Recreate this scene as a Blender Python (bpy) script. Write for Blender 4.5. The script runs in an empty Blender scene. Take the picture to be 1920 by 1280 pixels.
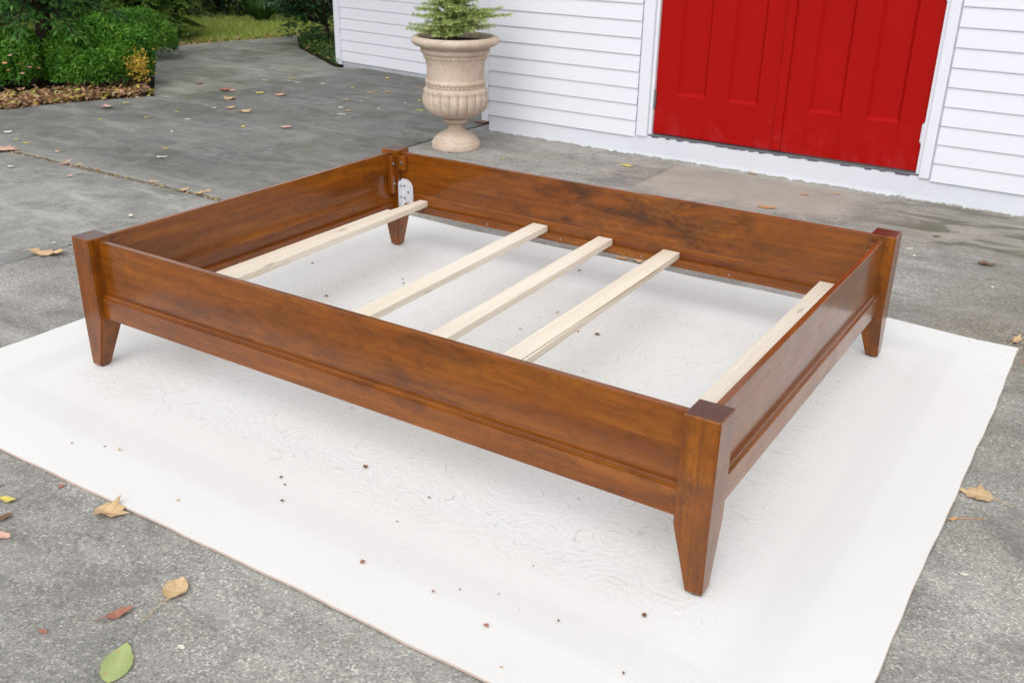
import bpy, bmesh, math, random
import numpy as np
from mathutils import Vector, Matrix
random.seed(7); rng = np.random.default_rng(7)
SC = bpy.context.scene
COL = SC.collection
R = math.radians

# ------------------------------------------------------------------ camera
CX, CY, CZ = 1.71885, -2.61625, 1.46256
YAW, PIT, ROL, FPX = 0.564754, 0.418490, 0.017237, 1838.0
fw = Vector((-math.sin(YAW)*math.cos(PIT), math.cos(YAW)*math.cos(PIT), -math.sin(PIT)))
r0 = Vector((math.cos(YAW), math.sin(YAW), 0)); u0 = r0.cross(fw)
rt = math.cos(ROL)*r0 + math.sin(ROL)*u0
up = -math.sin(ROL)*r0 + math.cos(ROL)*u0
cam_d = bpy.data.cameras.new('camera'); cam = bpy.data.objects.new('camera', cam_d); COL.objects.link(cam)
cam.matrix_world = Matrix(((rt.x, up.x, -fw.x, CX), (rt.y, up.y, -fw.y, CY), (rt.z, up.z, -fw.z, CZ), (0, 0, 0, 1)))
cam_d.sensor_width = 36; cam_d.lens = FPX/1920*36; cam_d.clip_end = 500; cam_d.clip_start = 0.05
cam_d.dof.use_dof = True; cam_d.dof.focus_distance = 3.0; cam_d.dof.aperture_fstop = 7.0
SC.camera = cam

# ------------------------------------------------------------------ sky, sun, exposure
SUN_EL, SUN_AZ = R(45), R(165)          # azimuth from +Y towards +X; the sun stands behind the camera, veiled by cloud
wd = bpy.data.worlds.new('World'); SC.world = wd; wd.use_nodes = True
nt = wd.node_tree; nt.nodes.clear()
sky = nt.nodes.new('ShaderNodeTexSky'); sky.sky_type = 'NISHITA'; sky.sun_disc = False
sky.sun_elevation = SUN_EL; sky.sun_rotation = SUN_AZ; sky.dust_density = 4.0; sky.air_density = 1.0; sky.ozone_density = 1.0
hs = nt.nodes.new('ShaderNodeHueSaturation'); hs.inputs['Saturation'].default_value = 0.20
bg = nt.nodes.new('ShaderNodeBackground'); bg.inputs['Strength'].default_value = 0.15
wo = nt.nodes.new('ShaderNodeOutputWorld')
veil = nt.nodes.new('ShaderNodeMix'); veil.data_type = 'RGBA'; veil.inputs[0].default_value = 0.6; veil.inputs[7].default_value = (5.2, 5.35, 5.6, 1)   # even cloud cover over the clear sky
nt.links.new(sky.outputs[0], hs.inputs['Color']); nt.links.new(hs.outputs[0], veil.inputs[6]); nt.links.new(veil.outputs[2], bg.inputs[0]); nt.links.new(bg.outputs[0], wo.inputs[0])
sd = bpy.data.lights.new('sun', 'SUN'); sd.energy = 0.9; sd.angle = R(60); sd.color = (1, 0.97, 0.93)
so = bpy.data.objects.new('sun', sd); COL.objects.link(so)
sdir = Vector((math.sin(SUN_AZ)*math.cos(SUN_EL), math.cos(SUN_AZ)*math.cos(SUN_EL), math.sin(SUN_EL)))
so.rotation_euler = sdir.to_track_quat('Z', 'Y').to_euler(); so.location = sdir*30
vs = SC.view_settings; vs.view_transform = 'Standard'; vs.look = 'None'; vs.gamma = 1; vs.use_curve_mapping = False
vs.exposure = 0.42

# ------------------------------------------------------------------ helpers
ZG = -0.008                                  # top of the concrete; the rug's top is z = 0
def at(px, py, z=ZG):
    d = fw + rt*((px-960)/FPX) - up*((py-640)/FPX)
    return Vector((CX, CY, CZ)) + d*((z-CZ)/d.z)
def mpp(P): return (Vector(P)-Vector((CX, CY, CZ))).dot(fw)/FPX      # metres per photo pixel at P
def tag(o, label=None, cat=None, group=None, kind=None):
    if label: o['label'] = label
    if cat: o['category'] = cat
    if group: o['group'] = group
    if kind: o['kind'] = kind
    return o
def empty(name, loc=(0, 0, 0), rz=0):
    o = bpy.data.objects.new(name, None); COL.objects.link(o); o.location = loc; o.rotation_euler = (0, 0, rz)
    o.empty_display_size = 0.1
    return o
def link(name, me, mat=None, parent=None, loc=(0, 0, 0), rot=(0, 0, 0)):
    o = bpy.data.objects.new(name, me); COL.objects.link(o)
    if mat and not me.materials: me.materials.append(mat)
    if parent: o.parent = parent
    o.location = loc; o.rotation_euler = rot
    return o
def bmesh_obj(name, bm, mat, parent=None, loc=(0, 0, 0), rot=(0, 0, 0), smooth=False):
    bmesh.ops.recalc_face_normals(bm, faces=bm.faces)
    me = bpy.data.meshes.new(name); bm.to_mesh(me); bm.free()
    if smooth: me.polygons.foreach_set('use_smooth', [True]*len(me.polygons))
    return link(name, me, mat, parent, loc, rot)
def hexa(bm, P, bev=0, seg=2):
    """eight corners: bottom ring 0-3, top ring 4-7"""
    v = [bm.verts.new(p) for p in P]
    fs = [bm.faces.new([v[i] for i in q]) for q in ((3, 2, 1, 0), (4, 5, 6, 7), (0, 1, 5, 4), (1, 2, 6, 5), (2, 3, 7, 6), (3, 0, 4, 7))]
    if bev:
        es = list({e for f in fs for e in f.edges})
        bmesh.ops.bevel(bm, geom=es, offset=bev, segments=seg, profile=0.5, affect='EDGES')
def box(bm, a, b, bev=0, seg=2):
    x0, y0, z0 = a; x1, y1, z1 = b
    hexa(bm, [(x0, y0, z0), (x1, y0, z0), (x1, y1, z0), (x0, y1, z0), (x0, y0, z1), (x1, y0, z1), (x1, y1, z1), (x0, y1, z1)], bev, seg)
def box_obj(name, a, b, mat, parent=None, bev=0, seg=2):
    bm = bmesh.new(); box(bm, a, b, bev, seg); return bmesh_obj(name, bm, mat, parent)
def prism(bm, poly, z0, z1, bev=0):
    lo = [bm.verts.new((x, y, z0)) for x, y in poly]; hi = [bm.verts.new((x, y, z1)) for x, y in poly]
    fs = [bm.faces.new(lo[::-1]), bm.faces.new(hi)]
    n = len(poly)
    for i in range(n): fs.append(bm.faces.new((lo[i], lo[(i+1) % n], hi[(i+1) % n], hi[i])))
    if bev: bmesh.ops.bevel(bm, geom=list({e for f in fs for e in f.edges}), offset=bev, segments=1, affect='EDGES')
def tube(bm, pts, rad, n=7, cap=True):
    rings = []
    pts = [Vector(p) for p in pts]
    for i, p in enumerate(pts):
        d = (pts[min(i+1, len(pts)-1)]-pts[max(i-1, 0)]).normalized()
        a = d.orthogonal().normalized(); b = d.cross(a)
        if i: # keep the frame steady
            a = (pa - d*pa.dot(d)).normalized(); b = d.cross(a)
        pa = a
        rr = rad[i] if isinstance(rad, (list, tuple)) else rad
        rings.append([bm.verts.new(p + a*rr*math.cos(2*math.pi*k/n) + b*rr*math.sin(2*math.pi*k/n)) for k in range(n)])
    for i in range(len(rings)-1):
        for k in range(n):
            bm.faces.new((rings[i][k], rings[i][(k+1) % n], rings[i+1][(k+1) % n], rings[i+1][k]))
    if cap:
        bm.faces.new(rings[0][::-1]); bm.faces.new(rings[-1])
def cards(name, base, dirs, nrm, length, width, mat, parent=None, fold=0.25, var=None):
    """leaf-shaped folded faces: base point, direction, normal, length and width per leaf (numpy)"""
    base = np.asarray(base, float); N = len(base)
    d = np.asarray(dirs, float); d /= np.linalg.norm(d, axis=1)[:, None]+1e-9
    s = np.cross(d, np.asarray(nrm, float)); s /= np.linalg.norm(s, axis=1)[:, None]+1e-9
    n = np.cross(s, d)
    Lg = np.broadcast_to(np.asarray(length, float), (N,))[:, None]; Wd = np.broadcast_to(np.asarray(width, float), (N,))[:, None]
    mid = base + d*Lg*0.45
    V = np.empty((N, 4, 3))
    V[:, 0] = base; V[:, 1] = mid + s*Wd*0.5 + n*Wd*fold*0.5; V[:, 2] = base + d*Lg - n*Lg*0.08; V[:, 3] = mid - s*Wd*0.5 + n*Wd*fold*0.5
    me = bpy.data.meshes.new(name)
    me.vertices.add(N*4); me.vertices.foreach_set('co', V.ravel())
    idx = np.arange(N)*4
    tri = np.stack([idx, idx+1, idx+2, idx, idx+2, idx+3], 1).ravel()
    me.loops.add(N*6); me.loops.foreach_set('vertex_index', tri)
    me.polygons.add(N*2); me.polygons.foreach_set('loop_start', np.arange(N*2)*3)
    me.update(calc_edges=True)
    a = me.attributes.new('var', 'FLOAT', 'POINT')
    v = rng.random(N) if var is None else var
    a.data.foreach_set('value', np.repeat(v, 4))
    return link(name, me, mat, parent)

# ------------------------------------------------------------------ materials
class NT:
    def __init__(s, name, rough=0.6, spec=0.5):
        s.m = bpy.data.materials.new(name); s.m.use_nodes = True; s.t = s.m.node_tree
        s.b = s.t.nodes['Principled BSDF']; s.b.inputs['Roughness'].default_value = rough; s.b.inputs['Specular IOR Level'].default_value = spec
        s._c = None
    def n(s, typ, **kw):
        nd = s.t.nodes.new(typ)
        for k, v in kw.items():
            if k in nd.inputs: s.set(nd.inputs[k], v)
            else: setattr(nd, k, v)
        return nd
    def set(s, i, v):
        if hasattr(v, 'is_output'): s.t.links.new(v, i)
        elif hasattr(v, 'outputs'): s.t.links.new(v.outputs[0], i)
        else: i.default_value = v
    def co(s):
        if s._c is None: s._c = s.n('ShaderNodeTexCoord').outputs['Object']
        return s._c
    def world(s): return s.n('ShaderNodeNewGeometry').outputs['Position']
    def map(s, v, scale=(1, 1, 1), loc=(0, 0, 0), rot=(0, 0, 0)):
        m = s.n('ShaderNodeMapping'); s.set(m.inputs[0], v)
        for k, q in ((1, loc), (2, rot), (3, scale)): s.set(m.inputs[k], q)
        return m.outputs[0]
    def noise(s, v, scale, detail=4, rough=0.55, dist=0):
        m = s.n('ShaderNodeTexNoise', Scale=scale, Detail=detail, Roughness=rough, Distortion=dist); s.set(m.inputs['Vector'], v); return m.outputs[0]
    def voro(s, v, scale, out='Distance', feature='F1', rnd=1):
        m = s.n('ShaderNodeTexVoronoi', feature=feature, Scale=scale, Randomness=rnd); s.set(m.inputs['Vector'], v); return m.outputs[out]
    def ramp(s, f, stops, interp='LINEAR'):
        r = s.n('ShaderNodeValToRGB'); s.set(r.inputs[0], f); cr = r.color_ramp; cr.interpolation = interp
        while len(cr.elements) < len(stops): cr.elements.new(0.5)
        for e, (p, c) in zip(cr.elements, stops):
            e.position = p; e.color = (c, c, c, 1) if not hasattr(c, '__len__') else (*c, 1)
        return r.outputs[0]
    def mix(s, f, a, b, mode='MIX'):
        m = s.n('ShaderNodeMix', data_type='RGBA', blend_type=mode)
        s.set(m.inputs[0], f)
        for i, v in ((6, a), (7, b)):
            s.set(m.inputs[i], (*v, 1) if isinstance(v, tuple) and len(v) == 3 else v)
        return m.outputs[2]
    def math(s, op, a, b=0.0, c=0.0, clamp=False):
        m = s.n('ShaderNodeMath', operation=op, use_clamp=clamp)
        for i, v in enumerate((a, b, c)): s.set(m.inputs[i], v)
        return m.outputs[0]
    def sep(s, v):
        m = s.n('ShaderNodeSeparateXYZ'); s.set(m.inputs[0], v); return m.outputs
    def attr(s, name): return s.n('ShaderNodeAttribute', attribute_name=name).outputs['Fac']
    def objrand(s): return s.n('ShaderNodeObjectInfo').outputs['Random']
    def col(s, c): s.set(s.b.inputs['Base Color'], (*c, 1) if isinstance(c, tuple) else c)
    def bump(s, h, strength=0.3, dist=0.002, prev=None):
        m = s.n('ShaderNodeBump', Strength=strength, Distance=dist); s.set(m.inputs['Height'], h)
        if prev is not None: s.set(m.inputs['Normal'], prev)
        s.t.links.new(m.outputs[0], s.b.inputs['Normal']); return m.outputs[0]
def plain(name, c, rough=0.6, metal=0, spec=0.5, nz=0.08, scale=20):
    M = NT(name, rough, spec); M.b.inputs['Metallic'].default_value = metal
    f = M.noise(M.co(), scale, 5)
    M.col(M.mix(f, tuple(v*(1-nz) for v in c), tuple(min(1, v*(1+nz)) for v in c)))
    return M.m

def cherry(name, axis='x', flame=0.5, centre=None):
    """stained, satin-lacquered cherry; grain along the local axis"""
    M = NT(name, 0.30, 0.5)
    off = M.n('ShaderNodeCombineXYZ'); rr = M.math('MULTIPLY', M.objrand(), 37.0)
    for k in range(3): M.set(off.inputs[k], rr)
    v = M.n('ShaderNodeVectorMath', operation='ADD'); M.set(v.inputs[0], M.co()); M.set(v.inputs[1], off); v = v.outputs[0]
    if axis == 'x': s1, s2, s3 = (1.1, 9, 9), (7, 15, 17), (7, 260, 260)
    else: s1, s2, s3 = (11, 11, 1.8), (14, 14, 9), (260, 260, 7)
    big = M.noise(M.map(v, s1), 1.0, 6, 0.6, 0.7)
    fl = M.noise(M.map(v, s2, rot=(0, R(24), 0)), 1.0, 9, 0.72, 0.35)
    area = M.noise(M.map(v, (1.3, 2.5, 3.5) if axis == 'x' else (3, 3, 3.5)), 1.0, 3)
    fine = M.noise(M.map(v, s3), 1.0, 3)
    c = M.ramp(big, [(0.28, (0.162, 0.041, 0.0030)), (0.5, (0.252, 0.071, 0.0038)), (0.74, (0.345, 0.112, 0.0056))])
    st = M.noise(M.map(v, (2.2, 62, 62) if axis == 'x' else (62, 62, 2.2)), 1.0, 5, 0.65, 0.25)
    c = M.mix(M.ramp(st, [(0.40, 0.30), (0.56, 0.0)]), c, (0.095, 0.024, 0.004))
    c = M.mix(M.ramp(st, [(0.58, 0.0), (0.74, 0.22)]), c, (0.40, 0.135, 0.012))
    mot = M.noise(M.map(v, (26, 44, 44) if axis == 'x' else (44, 44, 26)), 1.0, 4, 0.7, 0.4)
    c = M.mix(M.ramp(mot, [(0.36, 0.30), (0.50, 0.0)]), c, (0.115, 0.029, 0.004))
    am = M.ramp(area, [(0.38, 0.10), (0.60, 1.0)])
    if centre is not None:
        x = M.sep(M.co())[0]
        bell = M.math('SUBTRACT', 1.0, M.math('DIVIDE', M.math('ABSOLUTE', M.math('SUBTRACT', x, centre)), 0.75), clamp=True)
        am = M.math('ADD', M.math('MULTIPLY', bell, 1.3, clamp=True), M.math('MULTIPLY', am, 0.45), clamp=True)
    dark = M.math('MULTIPLY', M.math('MULTIPLY', M.ramp(fl, [(0.45, 0.0), (0.60, 1.0)] if centre is None else [(0.41, 0.0), (0.62, 1.0)]), am), flame)
    c = M.mix(M.math('MULTIPLY', dark, 0.85), c, (0.050, 0.018, 0.006))
    c = M.mix(0.5, c, M.mix(M.ramp(fine, [(0.3, 0.0), (0.7, 1.0)]), (0.68, 0.62, 0.56), (1.0, 1.0, 1.0)), 'MULTIPLY')
    if axis == 'z':            # end grain drinks more stain
        nz = M.sep(M.n('ShaderNodeNewGeometry').outputs['Normal'])[2]
        c = M.mix(M.ramp(nz, [(0.80, 0.0), (0.95, 0.8)]), c, (0.060, 0.018, 0.011))
    M.col(c)
    M.set(M.b.inputs['Roughness'], M.ramp(M.noise(v, 9, 3), [(0.3, 0.28), (0.7, 0.40)]))
    M.b.inputs['Coat Weight'].default_value = 0.7; M.b.inputs['Coat Roughness'].default_value = 0.13; M.b.inputs['Specular IOR Level'].default_value = 0.15
    M.bump(fine, 0.02, 0.0004)
    return M.m
def pine(name):
    M = NT(name, 0.62, 0.35)
    v = M.n('ShaderNodeVectorMath', operation='ADD'); M.set(v.inputs[0], M.co())
    off = M.n('ShaderNodeCombineXYZ'); M.set(off.inputs[0], M.math('MULTIPLY', M.objrand(), 11.0)); M.set(v.inputs[1], off); v = v.outputs[0]
    g = M.noise(M.map(v, (38, 0.8, 38)), 1.0, 5, 0.6, 0.6)
    c = M.ramp(g, [(0.3, (0.74, 0.63, 0.50)), (0.55, (0.83, 0.75, 0.63)), (0.75, (0.86, 0.79, 0.69))])
    k = M.voro(M.map(v, (9, 2.2, 9)), 1.0)
    c = M.mix(M.ramp(k, [(0.0, 0.75), (0.09, 0.0)]), c, (0.20, 0.12, 0.065))
    fine = M.noise(M.map(v, (300, 6, 300)), 1.0, 2)
    c = M.mix(M.ramp(fine, [(0.35, 0.16), (0.65, 0.0)]), c, (0.45, 0.30, 0.17))
    M.col(c); M.bump(fine, 0.12, 0.0008); return M.m
def concrete(name, base=0.27, tint=(1, 0.965, 0.89), agg=1.0, moss=0.3, stains=True):
    M = NT(name, 0.85, 0.3); w = M.world()
    big = M.noise(w, 0.8, 6, 0.62, 0.4); mid = M.noise(w, 5.5, 6, 0.65); fine = M.noise(w, 60, 5, 0.7)
    f = M.math('ADD', M.math('MULTIPLY', big, 0.55), M.math('ADD', M.math('MULTIPLY', mid, 0.3), M.math('MULTIPLY', fine, 0.15)))
    lo = tuple(base*0.62*t for t in tint); md = tuple(base*t for t in tint); hi = tuple(base*1.30*t for t in tint)
    c = M.ramp(f, [(0.34, lo), (0.50, md), (0.64, hi)])
    # exposed aggregate
    vc = M.n('ShaderNodeTexVoronoi', Scale=205.0); M.set(vc.inputs['Vector'], w)
    st = M.sep(vc.outputs['Color'])
    tone = M.ramp(st[0], [(0.0, 0.50), (0.30, 0.85), (0.70, 1.05), (0.88, 1.25), (1.0, 2.0)])
    c = M.mix(0.75*agg, c, tone, 'MULTIPLY')
    v2 = M.n('ShaderNodeTexVoronoi', Scale=62.0); M.set(v2.inputs['Vector'], w)
    peb = M.math('MULTIPLY', M.ramp(M.sep(v2.outputs['Color'])[1], [(0.80, 0.0), (0.84, 1.0)]), M.ramp(v2.outputs['Distance'], [(0.16, 1.0), (0.36, 0.0)]))
    c = M.mix(M.math('MULTIPLY', peb, 0.5*agg), c, M.mix(M.sep(v2.outputs['Color'])[0], (0.32, 0.27, 0.21), (0.60, 0.58, 0.54)))
    dk = M.math('MULTIPLY', M.ramp(M.sep(v2.outputs['Color'])[2], [(0.88, 0.0), (0.92, 1.0)]), M.ramp(v2.outputs['Distance'], [(0.15, 1.0), (0.36, 0.0)]))
    c = M.mix(M.math('MULTIPLY', dk, 0.65*agg), c, (0.05, 0.047, 0.04))
    # algae and damp with a shape of its own
    mo = M.ramp(M.noise(M.map(w, (1, 1, 1), (7, 3, 0)), 1.35, 6, 0.65, 0.8), [(0.47, 0.0), (0.66, 1.0)])
    c = M.mix(M.math('MULTIPLY', mo, moss), c, (0.085, 0.088, 0.045))
    ds = M.ramp(M.noise(M.map(w, (1, 1, 1), (1.7, 9, 0)), 2.3, 7, 0.7, 0.5), [(0.50, 0.0), (0.66, 1.0)])
    c = M.mix(M.math('MULTIPLY', ds, 0.38), c, (0.080, 0.079, 0.070))
    st2 = M.noise(M.map(w, (0.5, 2.6, 1), (4, 2, 0), (0, 0, R(-12))), 2.0, 7, 0.7, 0.6)
    c = M.mix(M.ramp(st2, [(0.50, 0.0), (0.72, 0.30 if base > 0.3 else 0.62)]), c, tuple(base*1.9*t for t in tint))
    if base < 0.3:
        st3 = M.noise(M.map(w, (1.6, 0.8, 1), (9, 1, 0), (0, 0, R(20))), 5.5, 7, 0.72, 0.8)
        c = M.mix(M.ramp(st3, [(0.56, 0.0), (0.70, 0.5)]), c, tuple(base*1.7*t for t in tint))
        c = M.mix(M.ramp(st3, [(0.34, 0.45), (0.44, 0.0)]), c, tuple(base*0.5*t for t in tint))
    bl = M.noise(M.map(w, (0.8, 1.3, 1), (11, 5, 0)), 3.4, 8, 0.74, 0.9)
    c = M.mix(M.ramp(bl, [(0.38, 0.40), (0.48, 0.0)]), c, tuple(base*0.45*t for t in tint))
    pit = M.n('ShaderNodeTexVoronoi', Scale=9.0); M.set(pit.inputs['Vector'], w)
    pm_ = M.math('MULTIPLY', M.ramp(M.sep(pit.outputs['Color'])[0], [(0.72, 0.0), (0.75, 1.0)]), M.ramp(M.math('ADD', pit.outputs['Distance'], M.math('MULTIPLY', M.math('SUBTRACT', fine, 0.5), 0.25)), [(0.05, 1.0), (0.14, 0.0)]))
    c = M.mix(M.math('MULTIPLY', pm_, 0.6), c, (0.055, 0.047, 0.035))
    if stains == 'joint':
        y = M.sep(w)[1]
        ws = M.math('MULTIPLY', M.math('SUBTRACT', M.noise(w, 3.0, 6, 0.7), 0.5), 0.5)
        ed = M.math('DIVIDE', M.math('SUBTRACT', 1.10, M.math('ADD', y, ws)), 0.25, clamp=True)
        c = M.mix(M.math('MULTIPLY', ed, 0.6), c, M.mix(fine, (0.22, 0.22, 0.20), (0.42, 0.41, 0.38)))
    if stains == 'door':
        x, y, z = M.sep(w)
        ws = M.math('MULTIPLY', M.math('SUBTRACT', M.noise(w, 4.0, 5, 0.6), 0.5), 0.5)
        def band(a, lo, hi, soft=0.03):
            q = M.math('ADD', a, ws)
            return M.math('MULTIPLY', M.math('DIVIDE', M.math('SUBTRACT', q, lo), soft, clamp=True), M.math('DIVIDE', M.math('SUBTRACT', hi, q), soft*6, clamp=True))
        xm = M.math('MULTIPLY', M.math('DIVIDE', M.math('SUBTRACT', x, -0.67), 0.012, clamp=True), M.math('DIVIDE', M.math('SUBTRACT', 0.62, M.math('ADD', x, ws)), 0.3, clamp=True))
        pm = M.math('MULTIPLY', xm, band(y, 2.36, 3.6, 0.14))
        c = M.mix(M.math('MULTIPLY', pm, 0.85), c, M.mix(mid, (0.33, 0.30, 0.255), (0.50, 0.47, 0.41)))
        pm2 = M.math('MULTIPLY', band(x, -1.75, -1.15, 0.2), band(y, 2.5, 3.2, 0.15))
        c = M.mix(M.math('MULTIPLY', pm2, 0.6), c, (0.34, 0.31, 0.26))
        # brown silt washed up behind the rug's corner
        si = M.math('MULTIPLY', band(x, 1.0, 4.5, 0.35), band(y, 0.75, 2.5, 0.3))
        c = M.mix(M.math('MULTIPLY', si, 0.7), c, M.mix(M.ramp(fine, [(0.35, 0.0), (0.65, 1.0)]), (0.075, 0.060, 0.038), (0.30, 0.262, 0.195)))
    if stains == 'door':
        sw = M.noise(M.map(w, (0.7, 2.2, 1), (2, 6, 0), (0, 0, R(-14))), 2.6, 6, 0.6, 1.8)
        zone = M.math('MULTIPLY', band(x, 0.5, 6.0, 0.4), band(y, 2.2, 4.0, 0.25))
        c = M.mix(M.math('MULTIPLY', zone, 0.55), c, (0.31, 0.285, 0.23))
        c = M.mix(M.math('MULTIPLY', M.math('MULTIPLY', M.ramp(sw, [(0.47, 0.0), (0.56, 1.0)]), zone), 0.75), c, (0.085, 0.082, 0.052))
    M.col(c)
    b = M.bump(fine, 0.5, 0.004); M.bump(vc.outputs['Distance'], 0.35*agg, 0.003, b)
    return M.m
def leafmat(name, stops, rough=0.5, trans=0.25, spec=0.4):
    M = NT(name, rough, spec)
    c = M.ramp(M.attr('var'), stops); M.col(c)
    tr = M.n('ShaderNodeBsdfTranslucent'); M.set(tr.inputs[0], c)
    mx = M.n('ShaderNodeMixShader'); mx.inputs[0].default_value = trans
    out = M.t.nodes['Material Output']
    M.t.links.new(M.b.outputs[0], mx.inputs[1]); M.t.links.new(tr.outputs[0], mx.inputs[2]); M.t.links.new(mx.outputs[0], out.inputs[0])
    return M.m
def deadleaf(name, a, b, spot):
    M = NT(name, 0.6, 0.35)
    n = M.noise(M.co(), 28, 5, 0.6)
    c = M.mix(n, a, b)
    c = M.mix(M.ramp(M.noise(M.map(M.co(), (1, 1, 1), (3, 1, 2)), 45, 4), [(0.58, 0.0), (0.68, 0.8)]), c, spot)
    x, y, z = M.sep(M.co())
    vein = M.ramp(M.math('ABSOLUTE', y), [(0.0, 0.35), (0.03, 0.0)])
    c = M.mix(vein, c, tuple(min(1, v*1.5) for v in b)); M.col(c); M.bump(n, 0.4, 0.01); return M.m

WOODX = cherry('cherry_rail', 'x', 0.5)
WOODB = cherry('cherry_flamed', 'x', 1.0, -0.12)
WOODZ = cherry('cherry_post', 'z', 0.6)
PINE = pine('pine_slat')
STEEL = plain('zinc_steel', (0.74, 0.76, 0.80), 0.38, 0.25, nz=0.15, scale=60)
BOLT = plain('bolt_steel', (0.35, 0.35, 0.36), 0.35, 0.9)
RUBBER = plain('felt_glide', (0.035, 0.028, 0.022), 0.8)
CONC_A = concrete('concrete_aggregate', 0.335, agg=1.0, moss=0.22, stains='door')
CONC_B = concrete('concrete_weathered', 0.285, (1.0, 0.985, 0.92), agg=0.55, moss=0.35)
CONC_C = concrete('concrete_damp', 0.195, (1.0, 0.995, 0.925), agg=0.5, moss=0.35, stains='joint')
CONC_P = concrete('concrete_path', 0.245, (1.0, 0.995, 0.88), agg=0.3, moss=0.75)
def soilmat(name, a, b, sc):
    M = NT(name, 0.95, 0.1); n = M.noise(M.world(), sc, 7, 0.7); M.col(M.mix(n, a, b)); M.bump(n, 0.8, 0.02); return M.m
SOIL = soilmat('soil', (0.016, 0.011, 0.007), (0.075, 0.048, 0.028), 22)
DIRT = soilmat('joint_dirt', (0.03, 0.023, 0.014), (0.13, 0.095, 0.055), 60)
TURF = soilmat('turf_soil', (0.08, 0.09, 0.025), (0.20, 0.20, 0.07), 12)
def whitepaint(name, c, dirt=0.25, rough=0.55, low=None):
    M = NT(name, rough, 0.4); w = M.world()
    n = M.noise(M.map(w, (0.7, 0.7, 5)), 2.2, 6, 0.65); n2 = M.noise(w, 16, 6, 0.7, 0.5)
    col = M.mix(n, tuple(v*0.94 for v in c), c)
    col = M.mix(M.math('MULTIPLY', M.ramp(n2, [(0.60, 0.0), (0.76, 1.0)]), dirt), col, (0.38, 0.37, 0.34))
    if low:
        z = M.sep(w)[2]
        e = M.math('SUBTRACT', M.math('ADD', ZG+low, M.math('MULTIPLY', M.math('SUBTRACT', n2, 0.5), low*3.2)), z)
        col = M.mix(M.math('DIVIDE', e, low*0.7, clamp=True), col, (0.30, 0.29, 0.25))
    M.col(col); M.bump(n2, 0.12, 0.002); return M.m
WHITE = whitepaint('siding_white', (0.76, 0.78, 0.84), 0.16)
TRIM = whitepaint('trim_white', (0.77, 0.79, 0.855), 0.12, 0.4)
FOUND = whitepaint('foundation_white', (0.71, 0.735, 0.80), 0.3, 0.6, 0.012)
GREYF = plain('bare_foundation', (0.42, 0.44, 0.46), 0.85, nz=0.3)
def redmat():
    M = NT('red_door_paint', 0.5, 0.10); w = M.world()
    n = M.noise(w, 3, 5, 0.6); n2 = M.noise(w, 260, 3, 0.7)
    c = M.mix(n, (0.33, 0.0035, 0.0025), (0.41, 0.0050, 0.003)); c = M.mix(M.ramp(n2, [(0.35, 0.22), (0.65, 0.0)]), c, (0.27, 0.003, 0.004))
    x, y, z = M.sep(w)
    sc = M.math('MULTIPLY', M.ramp(M.noise(w, 9, 5, 0.7), [(0.48, 0.0), (0.7, 0.5)]), M.math('DIVIDE', M.math('SUBTRACT', 0.42, z), 0.25, clamp=True))
    c = M.mix(sc, c, (0.42, 0.03, 0.035))
    M.col(c); M.bump(n2, 0.10, 0.001); return M.m
RED = redmat()
SILL = plain('threshold_metal', (0.16, 0.17, 0.18), 0.5, 0.3, nz=0.5, scale=30)
CHIP = plain('bare_primer', (0.13, 0.12, 0.16), 0.8, nz=0.6, scale=40)
ROOF = plain('roof_felt', (0.10, 0.10, 0.105), 0.9)
def stonemat():
    M = NT('cast_stone', 0.8, 0.25); w = M.co()
    n = M.noise(w, 7, 6, 0.65); n2 = M.noise(w, 70, 5, 0.7)
    c = M.ramp(n, [(0.3, (0.47, 0.37, 0.285)), (0.55, (0.60, 0.495, 0.40)), (0.75, (0.68, 0.585, 0.49))])
    c = M.mix(M.ramp(n2, [(0.35, 0.35), (0.55, 0.0)]), c, (0.30, 0.22, 0.15))
    pointy = M.n('ShaderNodeNewGeometry').outputs['Pointiness']
    c = M.mix(M.ramp(pointy, [(0.44, 0.55), (0.5, 0.0)]), c, (0.26, 0.19, 0.12))     # darker brown where the carving turns inwards
    M.col(c); M.bump(n2, 0.3, 0.003); return M.m
STONE = stonemat()
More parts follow.
